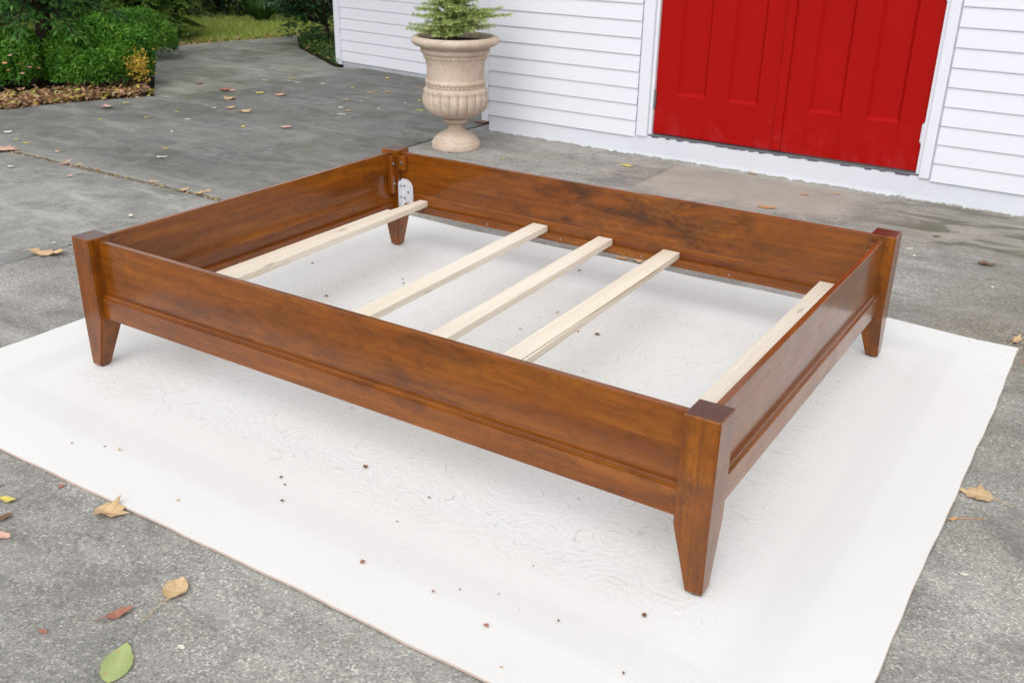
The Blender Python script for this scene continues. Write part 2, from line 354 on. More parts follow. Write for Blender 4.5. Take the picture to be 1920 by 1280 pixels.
def rugmat():
    M = NT('ivory_wool', 0.95, 0.1); v = M.co(); x, y, z = M.sep(v)
    # distance to the rug's edge
    ex = M.math('SUBTRACT', 1.505, M.math('ABSOLUTE', x)); ey = M.math('SUBTRACT', 1.255, M.math('ABSOLUTE', y))
    e = M.math('MINIMUM', ex, ey)
    band = M.math('MULTIPLY', M.math('DIVIDE', M.math('SUBTRACT', e, 0.155), 0.035, clamp=True), M.math('DIVIDE', M.math('SUBTRACT', 0.305, e), 0.035, clamp=True))
    inner = M.math('DIVIDE', M.math('SUBTRACT', e, 0.33), 0.10, clamp=True)
    ln = M.ramp(M.math('ABSOLUTE', M.math('SUBTRACT', e, 0.335)), [(0.0, 1.0), (0.018, 0.0)])
    # carved scrolls: rings round scattered centres, warped
    wv = M.n('ShaderNodeVectorMath', operation='ADD'); M.set(wv.inputs[0], v)
    wn = M.n('ShaderNodeTexNoise', Scale=6.0, Detail=2.0); M.set(wn.inputs['Vector'], v)
    sc = M.n('ShaderNodeVectorMath', operation='SCALE'); M.set(sc.inputs[0], wn.outputs['Color']); sc.inputs['Scale'].default_value = 0.11; M.set(wv.inputs[1], sc)
    d = M.voro(wv, 5.2)
    rings = M.math('SINE', M.math('MULTIPLY', d, 62.0))
    tuft = M.noise(v, 230, 3, 0.7); rough = M.noise(v, 42, 5, 0.7, 0.6)
    slub = M.noise(M.map(v, (30, 120, 1)), 1.0, 4, 0.7)
    ribs = M.math('SINE', M.math('MULTIPLY', M.math('ADD', M.math('ADD', x, M.math('MULTIPLY', rough, 0.006)), y), 760.0))
    h = M.math('MULTIPLY', M.math('MULTIPLY', M.math('ADD', M.math('MULTIPLY', rings, 0.45), M.math('MULTIPLY', rough, 7.0)), inner), 0.32)
    h = M.math('ADD', h, M.math('MULTIPLY', M.math('MULTIPLY', M.noise(M.map(v, (30, 170, 1), (0, 0, 0), (0, 0, R(35))), 1.0, 4, 0.75), band), 0.55))
    h = M.math('SUBTRACT', h, M.math('MULTIPLY', ln, 0.15))
    n = M.noise(v, 1.6, 4)
    c = M.mix(n, (0.725, 0.722, 0.705), (0.760, 0.757, 0.742))
    crease = M.math('MULTIPLY', M.ramp(rings, [(0.90, 0.0), (0.985, 1.0)]), M.ramp(M.noise(v, 17, 4, 0.7), [(0.50, 0.0), (0.62, 1.0)]))
    c = M.mix(M.math('MULTIPLY', M.math('MULTIPLY', crease, inner), 0.6), c, (0.46, 0.45, 0.43))
    cre = M.math('MULTIPLY', M.math('MULTIPLY', M.ramp(rough, [(0.53, 0.0), (0.70, 1.0)]), M.ramp(slub, [(0.45, 0.0), (0.65, 1.0)])), inner)
    c = M.mix(M.math('MULTIPLY', cre, 0.55), c, (0.44, 0.425, 0.395))
    c = M.mix(M.math('MULTIPLY', band, 0.30), c, (0.64, 0.635, 0.62))
    c = M.mix(M.math('MULTIPLY', M.ramp(M.noise(v, 3.1, 6, 0.7), [(0.55, 0.0), (0.75, 1.0)]), 0.2), c, (0.56, 0.545, 0.51))
    sp = M.n('ShaderNodeTexVoronoi', Scale=26.0); M.set(sp.inputs['Vector'], v)
    spk = M.math('MULTIPLY', M.ramp(M.sep(sp.outputs['Color'])[0], [(0.94, 0.0), (0.95, 1.0)]), M.ramp(sp.outputs['Distance'], [(0.03, 1.0), (0.07, 0.0)]))
    c = M.mix(M.math('MULTIPLY', spk, 0.6), c, (0.22, 0.20, 0.18))
    M.col(c); b = M.bump(h, 0.34, 0.0040); M.bump(tuft, 0.25, 0.0016, b)
    return M.m
RUG = rugmat()
BIND = plain('rug_backing', (0.52, 0.42, 0.36), 0.9, nz=0.25)
BARK = soilmat('bark', (0.012, 0.009, 0.007), (0.055, 0.038, 0.026), 30)
TWIG = soilmat('green_twig', (0.08, 0.07, 0.03), (0.16, 0.11, 0.05), 50)
BOXL = leafmat('shrub_leaves', [(0.0, (0.035, 0.115, 0.010)), (0.45, (0.090, 0.26, 0.020)), (0.85, (0.155, 0.36, 0.034)), (1.0, (0.28, 0.43, 0.07))])
YELL = leafmat('yellow_leaves', [(0.0, (0.32, 0.20, 0.02)), (1.0, (0.62, 0.42, 0.05))])
HEML = leafmat('hemlock_needles', [(0.0, (0.014, 0.055, 0.014)), (0.5, (0.045, 0.155, 0.028)), (1.0, (0.12, 0.28, 0.045))])
YEWL = leafmat('yew_needles', [(0.0, (0.018, 0.05, 0.008)), (0.5, (0.065, 0.145, 0.018)), (1.0, (0.16, 0.25, 0.035))])
DARK = leafmat('dark_leaves', [(0.0, (0.006, 0.016, 0.006)), (0.6, (0.018, 0.052, 0.014)), (1.0, (0.06, 0.11, 0.035))])
LAUR = leafmat('laurel_leaves', [(0.0, (0.012, 0.045, 0.018)), (0.6, (0.030, 0.11, 0.036)), (1.0, (0.09, 0.19, 0.065))], 0.3)
SPRU = leafmat('spruce_needles', [(0.0, (0.045, 0.125, 0.045)), (0.5, (0.15, 0.29, 0.085)), (0.85, (0.33, 0.47, 0.14)), (1.0, (0.52, 0.62, 0.24))])
GRAS = leafmat('grass_blades', [(0.0, (0.20, 0.32, 0.05)), (0.6, (0.42, 0.53, 0.09)), (1.0, (0.62, 0.58, 0.22))])
COVR = leafmat('cover_leaves', [(0.0, (0.02, 0.07, 0.012)), (0.6, (0.06, 0.15, 0.02)), (1.0, (0.14, 0.22, 0.05))])
LITT = leafmat('litter_leaves', [(0.0, (0.16, 0.07, 0.03)), (0.2, (0.36, 0.18, 0.10)), (0.45, (0.56, 0.33, 0.21)), (0.68, (0.60, 0.44, 0.26)), (0.80, (0.58, 0.42, 0.06)), (0.92, (0.42, 0.44, 0.10)), (1.0, (0.72, 0.62, 0.42))], 0.7)
DL = {'tan': deadleaf('leaf_tan', (0.40, 0.26, 0.13), (0.58, 0.42, 0.24), (0.22, 0.12, 0.06)),
      'red': deadleaf('leaf_red', (0.22, 0.085, 0.06), (0.36, 0.16, 0.11), (0.10, 0.04, 0.03)),
      'pink': deadleaf('leaf_pink', (0.48, 0.27, 0.20), (0.62, 0.40, 0.31), (0.28, 0.12, 0.09)),
      'yellow': deadleaf('leaf_yellow', (0.48, 0.38, 0.05), (0.60, 0.52, 0.13), (0.32, 0.20, 0.05)),
      'green': deadleaf('leaf_green', (0.22, 0.31, 0.10), (0.36, 0.41, 0.17), (0.36, 0.20, 0.09)),
      'pale': deadleaf('leaf_pale', (0.55, 0.50, 0.40), (0.66, 0.61, 0.52), (0.35, 0.28, 0.2)),
      'brown': deadleaf('leaf_brown', (0.09, 0.05, 0.03), (0.18, 0.10, 0.055), (0.05, 0.03, 0.02)),
      'orange': deadleaf('leaf_orange', (0.42, 0.19, 0.07), (0.55, 0.28, 0.11), (0.24, 0.09, 0.03))}

# ------------------------------------------------------------------ the ground and the concrete
g = bmesh.new(); box(g, (-150, -150, -0.6), (150, 150, -0.075))
tag(bmesh_obj('ground', g, SOIL), kind='structure')
drive = tag(box_obj('driveway', (-4.80, -14, -0.072), (14, 4.95, -0.030), DIRT), kind='structure')
JX, JX2, JY = -2.33, -4.77, 0.865
def slab(poly, z, mat, parent):
    bm = bmesh.new(); prism(bm, poly, -0.055, z, 0.006); return bmesh_obj('slab', bm, mat, parent)
gp = 0.009
slab([(JX+gp, -14), (14, -14), (14, 4.9), (JX+gp, 4.9)], ZG, CONC_A, drive)
slab([(JX2+gp, -14), (JX-gp, -14), (JX-gp, JY-0.016), (JX2+gp, JY-0.010)], ZG-0.004, CONC_B, drive)
slab([(JX2+gp, JY+0.010), (JX-gp, JY+0.016), (JX-gp, 4.9), (JX2+gp, 4.9)], ZG+0.004, CONC_C, drive)
path = tag(box_obj('path', (-7.2, -14, -0.070), (-4.803, 7.5, -0.034), DIRT), kind='structure')
# garden path beyond the drive, running off between the planting bed and the house corner
slab([(-5.50, -14), (JX2-gp, -14), (JX2-gp, 2.74), (-5.16, 2.66), (-5.42, 2.12), (-5.58, 1.60), (-5.75, 0.6)], ZG-0.006, CONC_C, path)
slab([(JX2-gp, 2.765), (JX2-gp, 4.85), (-5.03, 4.72), (-6.27, 5.51), (-7.06, 6.30), (-7.50, 4.62), (-7.2, 4.34), (-5.17, 2.69)], ZG-0.002, CONC_P, path)
lawn = bmesh.new(); prism(lawn, [(-30, 5.2), (-7.53, 4.62), (-7.09, 6.33), (-8.6, 16), (-30, 16)], -0.3, -0.035)
tag(bmesh_obj('lawn', lawn, TURF), kind='structure')
bm = bmesh.new(); prism(bm, [(-5.75, 0.6), (-5.59, 1.60), (-5.43, 2.12), (-5.18, 2.685), (-7.21, 4.335), (-7.52, 4.60), (-30, 5.1), (-30, -14), (-5.52, -14)], -0.2, -0.022)
tag(bmesh_obj('planting_bed', bm, SOIL), kind='structure')

# ------------------------------------------------------------------ the house
HA = math.atan2(3.085-3.178, 1.307+2.172)
house = empty('house', (-2.172, 3.178, 0), HA)
tag(house, 'white clapboard house with a red double door and white painted foundation', 'house')
HINV = Matrix.Translation((-2.172, 3.178, 0)) @ Matrix.Rotation(HA, 4, 'Z'); HINV.invert()
EXP = 0.1016
def board_mesh(length):
    bm = bmesh.new()
    prof = [(-0.0165, 0), (-0.0165, 0.004), (-0.0065, EXP+0.004), (0.0, EXP+0.004), (0.0, 0.0)]       # n (towards the viewer is negative), z
    a = [bm.verts.new((0, n, z)) for n, z in prof]; b = [bm.verts.new((length, n, z)) for n, z in prof]
    k = len(prof)
    bm.faces.new(a); bm.faces.new(b[::-1])
    for i in range(k): bm.faces.new((a[i], b[i], b[(i+1) % k], a[(i+1) % k]))
    bmesh.ops.recalc_face_normals(bm, faces=bm.faces)
    me = bpy.data.meshes.new('siding_board'); bm.to_mesh(me); bm.free(); me.materials.append(WHITE); return me
def siding(org, ang, length, z0, z1):
    me = board_mesh(length); z = z0; k = 0
    while z < z1:
        jit = random.uniform(-0.0012, 0.0012)
        o = link('siding_board', me, None, house, (org[0], org[1], z), (random.uniform(-0.004, 0.004), 0, ang)); z += EXP; k += 1
ZT = 2.95
siding((0.0, -0.001), 0, 1.158, 0.112, ZT)
siding((2.985, -0.001), 0, 3.4, 0.112, ZT)
siding((1.162, -0.001), 0, 1.82, 0.112+EXP*22, ZT)
# far wall, set back
F0 = HINV @ Vector((-5.077, 4.867, 0)); F1 = HINV @ Vector((-3.963, 4.713, 0)); FA = math.atan2(F1.y-F0.y, F1.x-F0.x)
siding((F0.x, F0.y), FA, 3.15, 0.036, ZT)
def fwall(s, n, z): # far wall frame -> house frame
    return Vector((F0.x+math.cos(FA)*s-math.sin(FA)*n, F0.y+math.sin(FA)*s+math.cos(FA)*n, z))
def fbox(name, s0, s1, n0, n1, z0, z1, mat, bev=0):
    bm = bmesh.new()
    hexa(bm, [fwall(s0, n0, z0), fwall(s1, n0, z0), fwall(s1, n1, z0), fwall(s0, n1, z0), fwall(s0, n0, z1), fwall(s1, n0, z1), fwall(s1, n1, z1), fwall(s0, n1, z1)], bev)
    return bmesh_obj(name, bm, mat, house)
fbox('corner_board', -0.045, 0.035, -0.028, 0.05, 0.0, ZT, TRIM, 0.003)
fbox('foundation', 0.04, 3.2, -0.006, 0.05, -0.06, 0.034, GREYF)
fbox('wall_core', 0.0, 3.2, 0.003, 3.0, 0.02, ZT, TRIM)
# the return between them (faces away from the camera)
siding((-0.001, 1.62), -math.pi/2, 1.57, 0.112, ZT)
box_obj('wall_core', (0.003, 0.003, 0.10), (1.225, 3.0, ZT), TRIM, house)
box_obj('wall_core', (2.935, 0.003, 0.10), (6.4, 3.0, ZT), TRIM, house)
box_obj('wall_core', (1.225, 0.003, 2.175), (2.935, 3.0, ZT), TRIM, house)
box_obj('corner_board', (-0.052, -0.026, 0.066), (0.0015, 0.05, ZT), TRIM, house, 0.004)
# foundation, a little uneven along its foot
bm = bmesh.new(); n = 120
for i in range(n):
    pass
top = [(0.0+6.4*i/n) for i in range(n+1)]
fv = []
for s in top:
    zt = 0.109 if (s < 1.17 or s > 2.97) else 0.128
    w_ = 0.002*math.sin(s*9)+0.003*math.sin(s*23+1)+random.uniform(-0.003, 0.003)
    fv.append([bm.verts.new((s, -0.004+w_*0.4-0.006, -0.06)), bm.verts.new((s, -0.006+w_*0.4, 0.02)), bm.verts.new((s, -0.004 if zt < 0.12 else -0.012, zt)), bm.verts.new((s, 0.06, zt)), bm.verts.new((s, 0.06, -0.06))])
for i in range(n):
    for k in range(5): bm.faces.new((fv[i][k], fv[i+1][k], fv[i+1][(k+1) % 5], fv[i][(k+1) % 5]))
bm.faces.new(fv[0]); bm.faces.new(fv[-1][::-1])
bmesh_obj('foundation', bm, FOUND, house)
# crumbled mortar along the foot of the foundation
bm = bmesh.new()
for i in range(170):
    s = random.uniform(0, 4.2); h = random.uniform(0.003, 0.011); w_ = random.uniform(0.006, 0.03); dd = random.uniform(0.006, 0.016)
    hexa(bm, [(s, -0.012-dd, -0.02), (s+w_, -0.012-dd*0.7, -0.02), (s+w_, -0.004, -0.02), (s, -0.004, -0.02),
              (s+0.002, -0.012-dd*0.4, ZG+h*0.5), (s+w_-0.002, -0.012-dd*0.3, ZG+h*0.6), (s+w_-0.002, -0.004, ZG+h), (s+0.002, -0.004, ZG+h)])
tag(bmesh_obj('mortar_crumbs', bm, FOUND, house), kind='stuff')
# casing: flat board with an inner stop and a backband
def casing(s0, s1, inner):
    box_obj('door_casing', (s0, -0.024, 0.123), (s1, 0.05, 2.22), TRIM, house, 0.003)
    a, b = (s1+0.001, s1+0.022) if inner > 0 else (s0-0.022, s0-0.001)
    box_obj('door_stop', (a, -0.004, 0.131), (b, 0.05, 2.19), TRIM, house, 0.002)
casing(1.170, 1.246, 1); casing(2.922, 2.975, -1)
box_obj('door_casing', (1.165, -0.026, 2.222), (2.98, 0.05, 2.335), TRIM, house, 0.003)
box_obj('threshold', (1.25, -0.010, 0.1285), (2.918, 0.06, 0.139), SILL, house, 0.002)
# flaked paint along the sill
bm = bmesh.new(); s = 1.28
while s < 2.9:
    w_ = random.uniform(0.02, 0.09); h = random.uniform(0.003, 0.008)
    if random.random() < 0.75:
        hexa(bm, [(s, -0.0135, 0.1275-h), (s+w_, -0.0135, 0.1275-h*random.uniform(0.3, 1)), (s+w_, -0.004, 0.1275-h*0.5), (s, -0.004, 0.1275-h), (s-0.004, -0.0130, 0.1283), (s+w_+0.006, -0.0130, 0.1283), (s+w_, -0.004, 0.1283), (s, -0.004, 0.1283)])
    s += w_+random.uniform(0.005, 0.06)
tag(bmesh_obj('flaked_paint', bm, CHIP, house), kind='stuff')
def door(s0, s1, cols, lab, hinge_s):
    D = bmesh.new(); f0, f1 = 0.018, 0.056; zb, zt = 0.146, 2.172
    rows = [(0.395, 1.16), (1.31, 2.04)]
    st = [s0] + [v for c in cols for v in c] + [s1]
    for i in range(0, len(st), 2): box(D, (st[i], f0, zb), (st[i+1], f1, zt), 0.0015, 1)
    for a, b in cols:
        for z0, z1 in ((zb, rows[0][0]), (rows[0][1], rows[1][0]), (rows[1][1], zt)): box(D, (a, f0, z0), (b, f1, z1), 0.0015, 1)
    d = bmesh_obj('door', D, RED, house); d['label'] = lab
    for a, b in cols:
        for z0, z1 in rows:
            P = bmesh.new(); e = [(0, 0.020), (0.006, 0.026), (0.016, 0.037)]
            rings = [[P.verts.new(q) for q in ((a+i, y, z0+i), (b-i, y, z0+i), (b-i, y, z1-i), (a+i, y, z1-i))] for i, y in e]
            for r_, t_ in zip(rings, rings[1:]):
                for k in range(4): P.faces.new((r_[k], r_[(k+1) % 4], t_[(k+1) % 4], t_[k]))
            P.faces.new(rings[-1]); bmesh_obj('panel', P, RED, d)
    for z in (0.36, 1.1, 1.9):
        Hn = bmesh.new(); tube(Hn, [(hinge_s, 0.004, z-0.055), (hinge_s, 0.004, z+0.055)], 0.008, 10)
        tube(Hn, [(hinge_s, 0.004, z-0.064), (hinge_s, 0.004, z-0.055)], 0.005, 8); tube(Hn, [(hinge_s, 0.004, z+0.055), (hinge_s, 0.004, z+0.064)], 0.005, 8)
        box(Hn, (hinge_s-0.014, 0.004, z-0.05), (hinge_s+0.014, 0.017, z+0.05))
        bmesh_obj('hinge', Hn, BOLT if hinge_s < 2 else TRIM, d)
    return d
dl = door(1.270, 2.083, [(1.413, 1.605), (1.748, 1.940)], 'red door leaf on the hinge side next to the urn', 1.266)
door(2.087, 2.898, [(2.248, 2.438), (2.577, 2.763)], 'red door leaf with painted white hinges', 2.902)
box_obj('astragal', (2.058, 0.004, 0.150), (2.110, 0.0172, 2.170), RED, dl, 0.004)
# roof over both walls
bm = bmesh.new(); hexa(bm, [(-3.6, -0.30, 2.96), (6.7, -0.30, 2.96), (6.7, 5, 2.96), (-3.6, 5, 2.96), (-3.6, -0.30, 3.02), (6.7, -0.30, 3.02), (6.7, 5, 5.2), (-3.6, 5, 5.2)])
bmesh_obj('roof', bm, ROOF, house)

# ------------------------------------------------------------------ the rug
RX0, RX1, RY0, RY1 = -1.492, 1.524, -1.322, 1.190
rcx, rcy = (RX0+RX1)/2, (RY0+RY1)/2
rug = empty('rug', (rcx, rcy, 0)); tag(rug, 'large ivory rug with carved scrolls and ribbed border lying on the concrete', 'rug')
NX, NY = 150, 125
hx, hy = (RX1-RX0)/2, (RY1-RY0)/2
gx = np.linspace(-hx, hx, NX); gy = np.linspace(-hy, hy, NY)
def ripple(u, v):
    e = max(0, 1-min(hx-abs(u), hy-abs(v))/0.16)
    w = 0.0018*math.sin(u*5.1+1)*math.sin(v*4.3)+0.0012*math.sin(u*11+v*7)
    return w*(0.25+e) + e*e*(0.002+0.0022*math.sin(u*5.3+v*2.1)+0.0015*math.sin(v*7.2-u*3))
vt = []
for j, v in enumerate(gy):
    for i, u in enumerate(gx):
        eu = 0.006*math.sin(v*2.3)+0.0015*math.sin(v*9.1+2)+0.001*math.sin(v*31); ev = 0.006*math.sin(u*2.1+1)+0.0015*math.sin(u*8.3)+0.001*math.sin(u*27)
        vt.append((u+eu*abs(u/hx)**6, v+ev*abs(v/hy)**6, min(0.008, ripple(u, v))))
fc = [(j*NX+i, j*NX+i+1, (j+1)*NX+i+1, (j+1)*NX+i) for j in range(NY-1) for i in range(NX-1)]
me = bpy.data.meshes.new('pile'); me.from_pydata(vt, [], fc); me.polygons.foreach_set('use_smooth', [True]*len(fc))
link('pile', me, RUG, rug)
loop = [i for i in range(NX)] + [j*NX+NX-1 for j in range(1, NY)] + [(NY-1)*NX+i for i in range(NX-2, -1, -1)] + [j*NX for j in range(NY-2, 0, -1)]
bv, bf = [], []
for q in loop:
    x, y, z = vt[q]; k = 1.0012
    bv += [(x, y, z), (x*k, y*k, z-0.002), (x*k, y*k, z-0.0065), (x*0.985, y*0.985, z-0.0068)]
m = len(loop)
for i in range(m):
    for k in range(3): bf.append((i*4+k, i*4+k+1, ((i+1) % m)*4+k+1, ((i+1) % m)*4+k))
me = bpy.data.meshes.new('edge_binding'); me.from_pydata(bv, [], bf); link('edge_binding', me, BIND, rug)

# ------------------------------------------------------------------ the bed frame
BL, BW, BH, PW, QW, ZK = 2.23, 1.650, 0.462, 0.0874, 0.044, 0.176
bed = empty('platform_bed', (0, 0, 0))
tag(bed, 'empty reddish-brown cherry bed frame with four tapered post legs standing on the rug', 'bed')
def post(sx, sy):
    bm = bmesh.new()
    def ring(z, w, ch=0):
        return [bm.verts.new((-sx*a, -sy*b, z)) for a, b in ((ch, ch), (w, ch), (w, w), (ch, w))]
    rs = [ring(0.004, QW-0.003, 0.004), ring(0.012, QW+0.001), ring(ZK, PW), ring(BH-0.003, PW), ring(BH, PW-0.003, 0.003)]
    fs = [bm.faces.new(rs[0]), bm.faces.new(rs[-1])]
    for a, b in zip(rs, rs[1:]):
        for k in range(4): fs.append(bm.faces.new((a[k], a[(k+1) % 4], b[(k+1) % 4], b[k])))
    ve = [e for e in bm.edges if abs(e.verts[0].co.z-e.verts[1].co.z) > 0.03]
    bmesh.ops.bevel(bm, geom=ve, offset=0.003, segments=2, affect='EDGES')
    p = bmesh_obj('post', bm, WOODZ, bed, (sx*BL/2, sy*BW/2, 0))
    gl = bmesh.new(); c = QW/2; tube(gl, [(-sx*c, -sy*c, 0.0), (-sx*c, -sy*c, 0.006)], 0.016, 14); bmesh_obj('glide', gl, RUBBER, p)
    return p
posts = {(sx, sy): post(sx, sy) for sx in (-1, 1) for sy in (-1, 1)}
def rail(length, loc, rz, mat, lab=None):
    """local: x along the rail, -y is the outer face; y = 0 is the post's outer face"""
    h = length/2 - PW + 0.004
    U = bmesh.new(); box(U, (-h, 0.0365, 0.255), (h, 0.0545, 0.450), 0.0018, 2)
    r_ = bmesh_obj('rail', U, mat, bed, loc, (0, 0, rz))
    Bt = bmesh.new()                       # bottom board with a stepped bead
    prof = [(0.0190, 0.187), (0.0190, 0.2535), (0.0200, 0.2555), (0.0260, 0.2566), (0.0266, 0.2600), (0.0272, 0.2650), (0.0288, 0.2676), (0.0375, 0.2687), (0.0560, 0.2685), (0.0585, 0.2660), (0.0585, 0.187)]
    a = [Bt.verts.new((-h, y, z)) for y, z in prof]; b = [Bt.verts.new((h, y, z)) for y, z in prof]
    Bt.faces.new(a); Bt.faces.new(b[::-1])
    for i in range(len(prof)): Bt.faces.new((a[i], b[i], b[(i+1) % len(prof)], a[(i+1) % len(prof)]))
    bmesh_obj('bottom_moulding', Bt, WOODX, r_)
    Ld = bmesh.new(); box(Ld, (-h+0.03, 0.0588, 0.194), (h-0.03, 0.079, 0.2245), 0.0015, 1)
    bmesh_obj('ledger', Ld, WOODX, r_)
    k = int(2*h/0.3)
    for i in range(k):
        x = -h+0.12+i*(2*h-0.24)/(k-1)
        S = bmesh.new(); tube(S, [(x, 0.0785, 0.209), (x, 0.0798, 0.209)], 0.004, 8); bmesh_obj('screw', S, BOLT, r_)
    return r_
rf = rail(BL, (0, -BW/2, 0), 0, WOODX)
rb = rail(BL, (0, BW/2, 0), math.pi, WOODB); rb['label'] = 'rail with dark flame figure in the wood'
rr_ = rail(BW, (BL/2, 0, 0), math.pi/2, WOODX)
rl = rail(BW, (-BL/2, 0, 0), -math.pi/2, WOODX)
# corner hardware: cleat blocks with bolts and a zinc angle bracket
for sx in (-1, 1):
    for sy in (-1, 1):
        X, Y = sx*(BL/2), sy*(BW/2)
        # tall block on the end rail
        xa, xb = X-sx*0.0548, X-sx*0.079; ya, yb = Y-sy*(PW+0.0005), Y-sy*(PW+0.030)
        C1 = bmesh.new(); box(C1, (min(xa, xb), min(ya, yb), 0.27), (max(xa, xb), max(ya, yb), 0.440), 0.002, 1); c1 = bmesh_obj('corner_block', C1, WOODZ, bed)
        for z in (0.315, 0.405):
            B_ = bmesh.new(); tube(B_, [(xb+sx*0.001, (ya+yb)/2, z), (xb-sx*0.005, (ya+yb)/2, z)], [0.0075, 0.006], 10); bmesh_obj('bolt', B_, BOLT, c1)
        if (sx, sy) != (-1, 1): continue
        xa, xb = X-sx*(PW+0.0005), X-sx*(PW+0.034); ya, yb = Y-sy*0.0548, Y-sy*0.081
        C2 = bmesh.new(); box(C2, (min(xa, xb), min(ya, yb), 0.375), (max(xa, xb), max(ya, yb), 0.440), 0.002, 1); c2 = bmesh_obj('corner_block', C2, WOODZ, bed)
        B_ = bmesh.new(); tube(B_, [((xa+xb)/2, yb+sy*0.001, 0.408), ((xa+xb)/2, yb-sy*0.006, 0.408)], [0.008, 0.006], 10); bmesh_obj('bolt', B_, BOLT, c2)
# bracket at the far corner by the urn
bm = bmesh.new()
def roundplate(w, z0, z1, r, fn):
    pts = [(0, z0), (w, z0), (w, z1-r)] + [(w-r+r*math.cos(a), z1-r+r*math.sin(a)) for a in (R(22), R(45), R(68), R(90))] + [(0, z1)]
    f_ = [bm.verts.new(fn(u, v, 0)) for u, v in pts]; b_ = [bm.verts.new(fn(u, v, 0.003)) for u, v in pts]
    bm.faces.new(f_); bm.faces.new(b_[::-1])
    for i in range(len(pts)): bm.faces.new((f_[i], b_[i], b_[(i+1) % len(pts)], f_[(i+1) % len(pts)]))
xP, yP = -BL/2+PW+0.0012, BW/2-0.0605
roundplate(0.062, 0.205, 0.333, 0.040, lambda u, v, t: (xP+0.0031+u, yP-0.0002-t, v))
roundplate(0.026, 0.205, 0.325, 0.012, lambda u, v, t: (xP+t, yP-u, v))
br = bmesh_obj('corner_bracket', bm, STEEL, bed); br['label'] = 'bare zinc-plated angle bracket'
for (x, y, z, ax) in ((xP+0.018, yP-0.004, 0.30, 1), (xP+0.018, yP-0.004, 0.245, 1), (xP+0.040, yP-0.004, 0.275, 1), (xP+0.0035, yP-0.013, 0.30, 0), (xP+0.0035, yP-0.013, 0.25, 0)):
    B_ = bmesh.new(); d_ = Vector((0, -0.003, 0)) if ax else Vector((0.003, 0, 0))
    tube(B_, [Vector((x, y, z)), Vector((x, y, z))+d_], [0.0055, 0.004], 9); bmesh_obj('bolt', B_, BOLT, br)

# ------------------------------------------------------------------ slats laid across
ZS0, ZS1 = 0.2252, 0.2505
def slat(poly, lab, z=0.0):
    cx = sum(p[0] for p in poly)/len(poly)
    bm = bmesh.new(); prism(bm, [(x-cx, y) for x, y in poly], ZS0+z, ZS1+z, 0.0012)
    o = bmesh_obj('bed_slat', bm, PINE, None, (cx, 0, 0)); tag(o, lab, 'slat', 'pine slats laid across the bed frame'); return o
slat([(-0.937, -0.764), (-0.818, -0.764), (-0.880, 0.764), (-0.921, 0.764), (-0.925, 0.56), (-0.946, 0.56)], 'wide pine slat with notched corner by the zinc bracket')
slat([(-0.282, -0.764), (-0.214, -0.764), (-0.257, 0.764), (-0.328, 0.764)], 'narrow pine slat, second from the notched slat')
slat([(0.028, -0.764), (0.094, -0.764), (0.046, 0.764), (-0.018, 0.764)], 'middle one of the five pine slats')
s4 = slat([(0.290, -0.764), (0.374, -0.764), (0.336, 0.764), (0.267, 0.764)], 'pine slat with a long split along its edge')
slat([(0.886, -0.764), (0.990, -0.764), (0.990, 0.764), (0.878, 0.764)], 'wide pine slat lying closest to the end rail without a bracket')
Sp = bmesh.new(); hexa(Sp, [(0.038, -0.5, ZS1-0.001), (0.041, -0.5, ZS1-0.001), (0.0335, 0.55, ZS1-0.001), (0.031, 0.55, ZS1-0.001), (0.038, -0.5, ZS1+0.0006), (0.041, -0.5, ZS1+0.0006), (0.0335, 0.55, ZS1+0.0006), (0.031, 0.55, ZS1+0.0006)])
bmesh_obj('split', Sp, plain('split_shadow', (0.34, 0.23, 0.13), 0.8), s4)

# ------------------------------------------------------------------ urn on its foot
UG = at(855, 276)
um = mpp(UG + Vector((0, 0, 0.35)))
def zat(ypx):                 # height on the urn's axis seen at photo row ypx
    d = fw + rt*((855-960)/FPX) - up*((ypx-640)/FPX); o = Vector((CX, CY, CZ))
    h1 = Vector((d.x, d.y)); g_ = Vector((UG.x-o.x, UG.y-o.y)); t = g_.dot(h1)/h1.dot(h1)
    return o.z + d.z*t
yrow = lambda zy: zy/4.267
rad = lambda hw: hw/4.267*um
prof_up = [(1195, 192), (1190, 196), (1150, 197), (1143, 194), (1139, 183), (1136, 181), (1122, 180), (1117, 177), (1114, 165), (1111, 162), (1102, 158), (1088, 140), (1072, 108), (1058, 82), (1044, 66), (1025, 57), (1006, 56), (998, 60), (994, 72), (990, 92), (980, 97), (968, 97), (962, 92), (958, 86)]
urn = empty('garden_urn', (UG.x, UG.y, ZG)); tag(urn, 'tall tan cast-stone urn with fluted bowl and rolled rim beside the white wall', 'urn')
def lathe(name, prof, mat, parent, n=64, fn=None, close_bottom=False):
    bm = bmesh.new(); rings = []
    for (z, r_) in prof:
        rings.append([bm.verts.new(((r_*(fn(k/n, z) if fn else 1))*math.cos(2*math.pi*k/n), (r_*(fn(k/n, z) if fn else 1))*math.sin(2*math.pi*k/n), z)) for k in range(n)])
    for a, b in zip(rings, rings[1:]):
        for k in range(n): bm.faces.new((a[k], a[(k+1) % n], b[(k+1) % n], b[k]))
    if close_bottom: bm.faces.new(rings[0][::-1])
    o = bmesh_obj(name, bm, mat, parent, smooth=True); o.data.set_sharp_from_angle(angle=R(38)); return o
zb0 = zat(yrow(1195))
Z = lambda zy: zat(yrow(zy)) - zb0
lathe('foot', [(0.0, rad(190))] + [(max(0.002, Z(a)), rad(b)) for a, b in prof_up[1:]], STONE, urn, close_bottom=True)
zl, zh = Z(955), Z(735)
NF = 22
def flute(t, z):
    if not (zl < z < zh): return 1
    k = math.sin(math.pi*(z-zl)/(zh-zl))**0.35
    return 1 - 0.055*k*(1-abs(math.sin(math.pi*NF*t)))**2*1.0
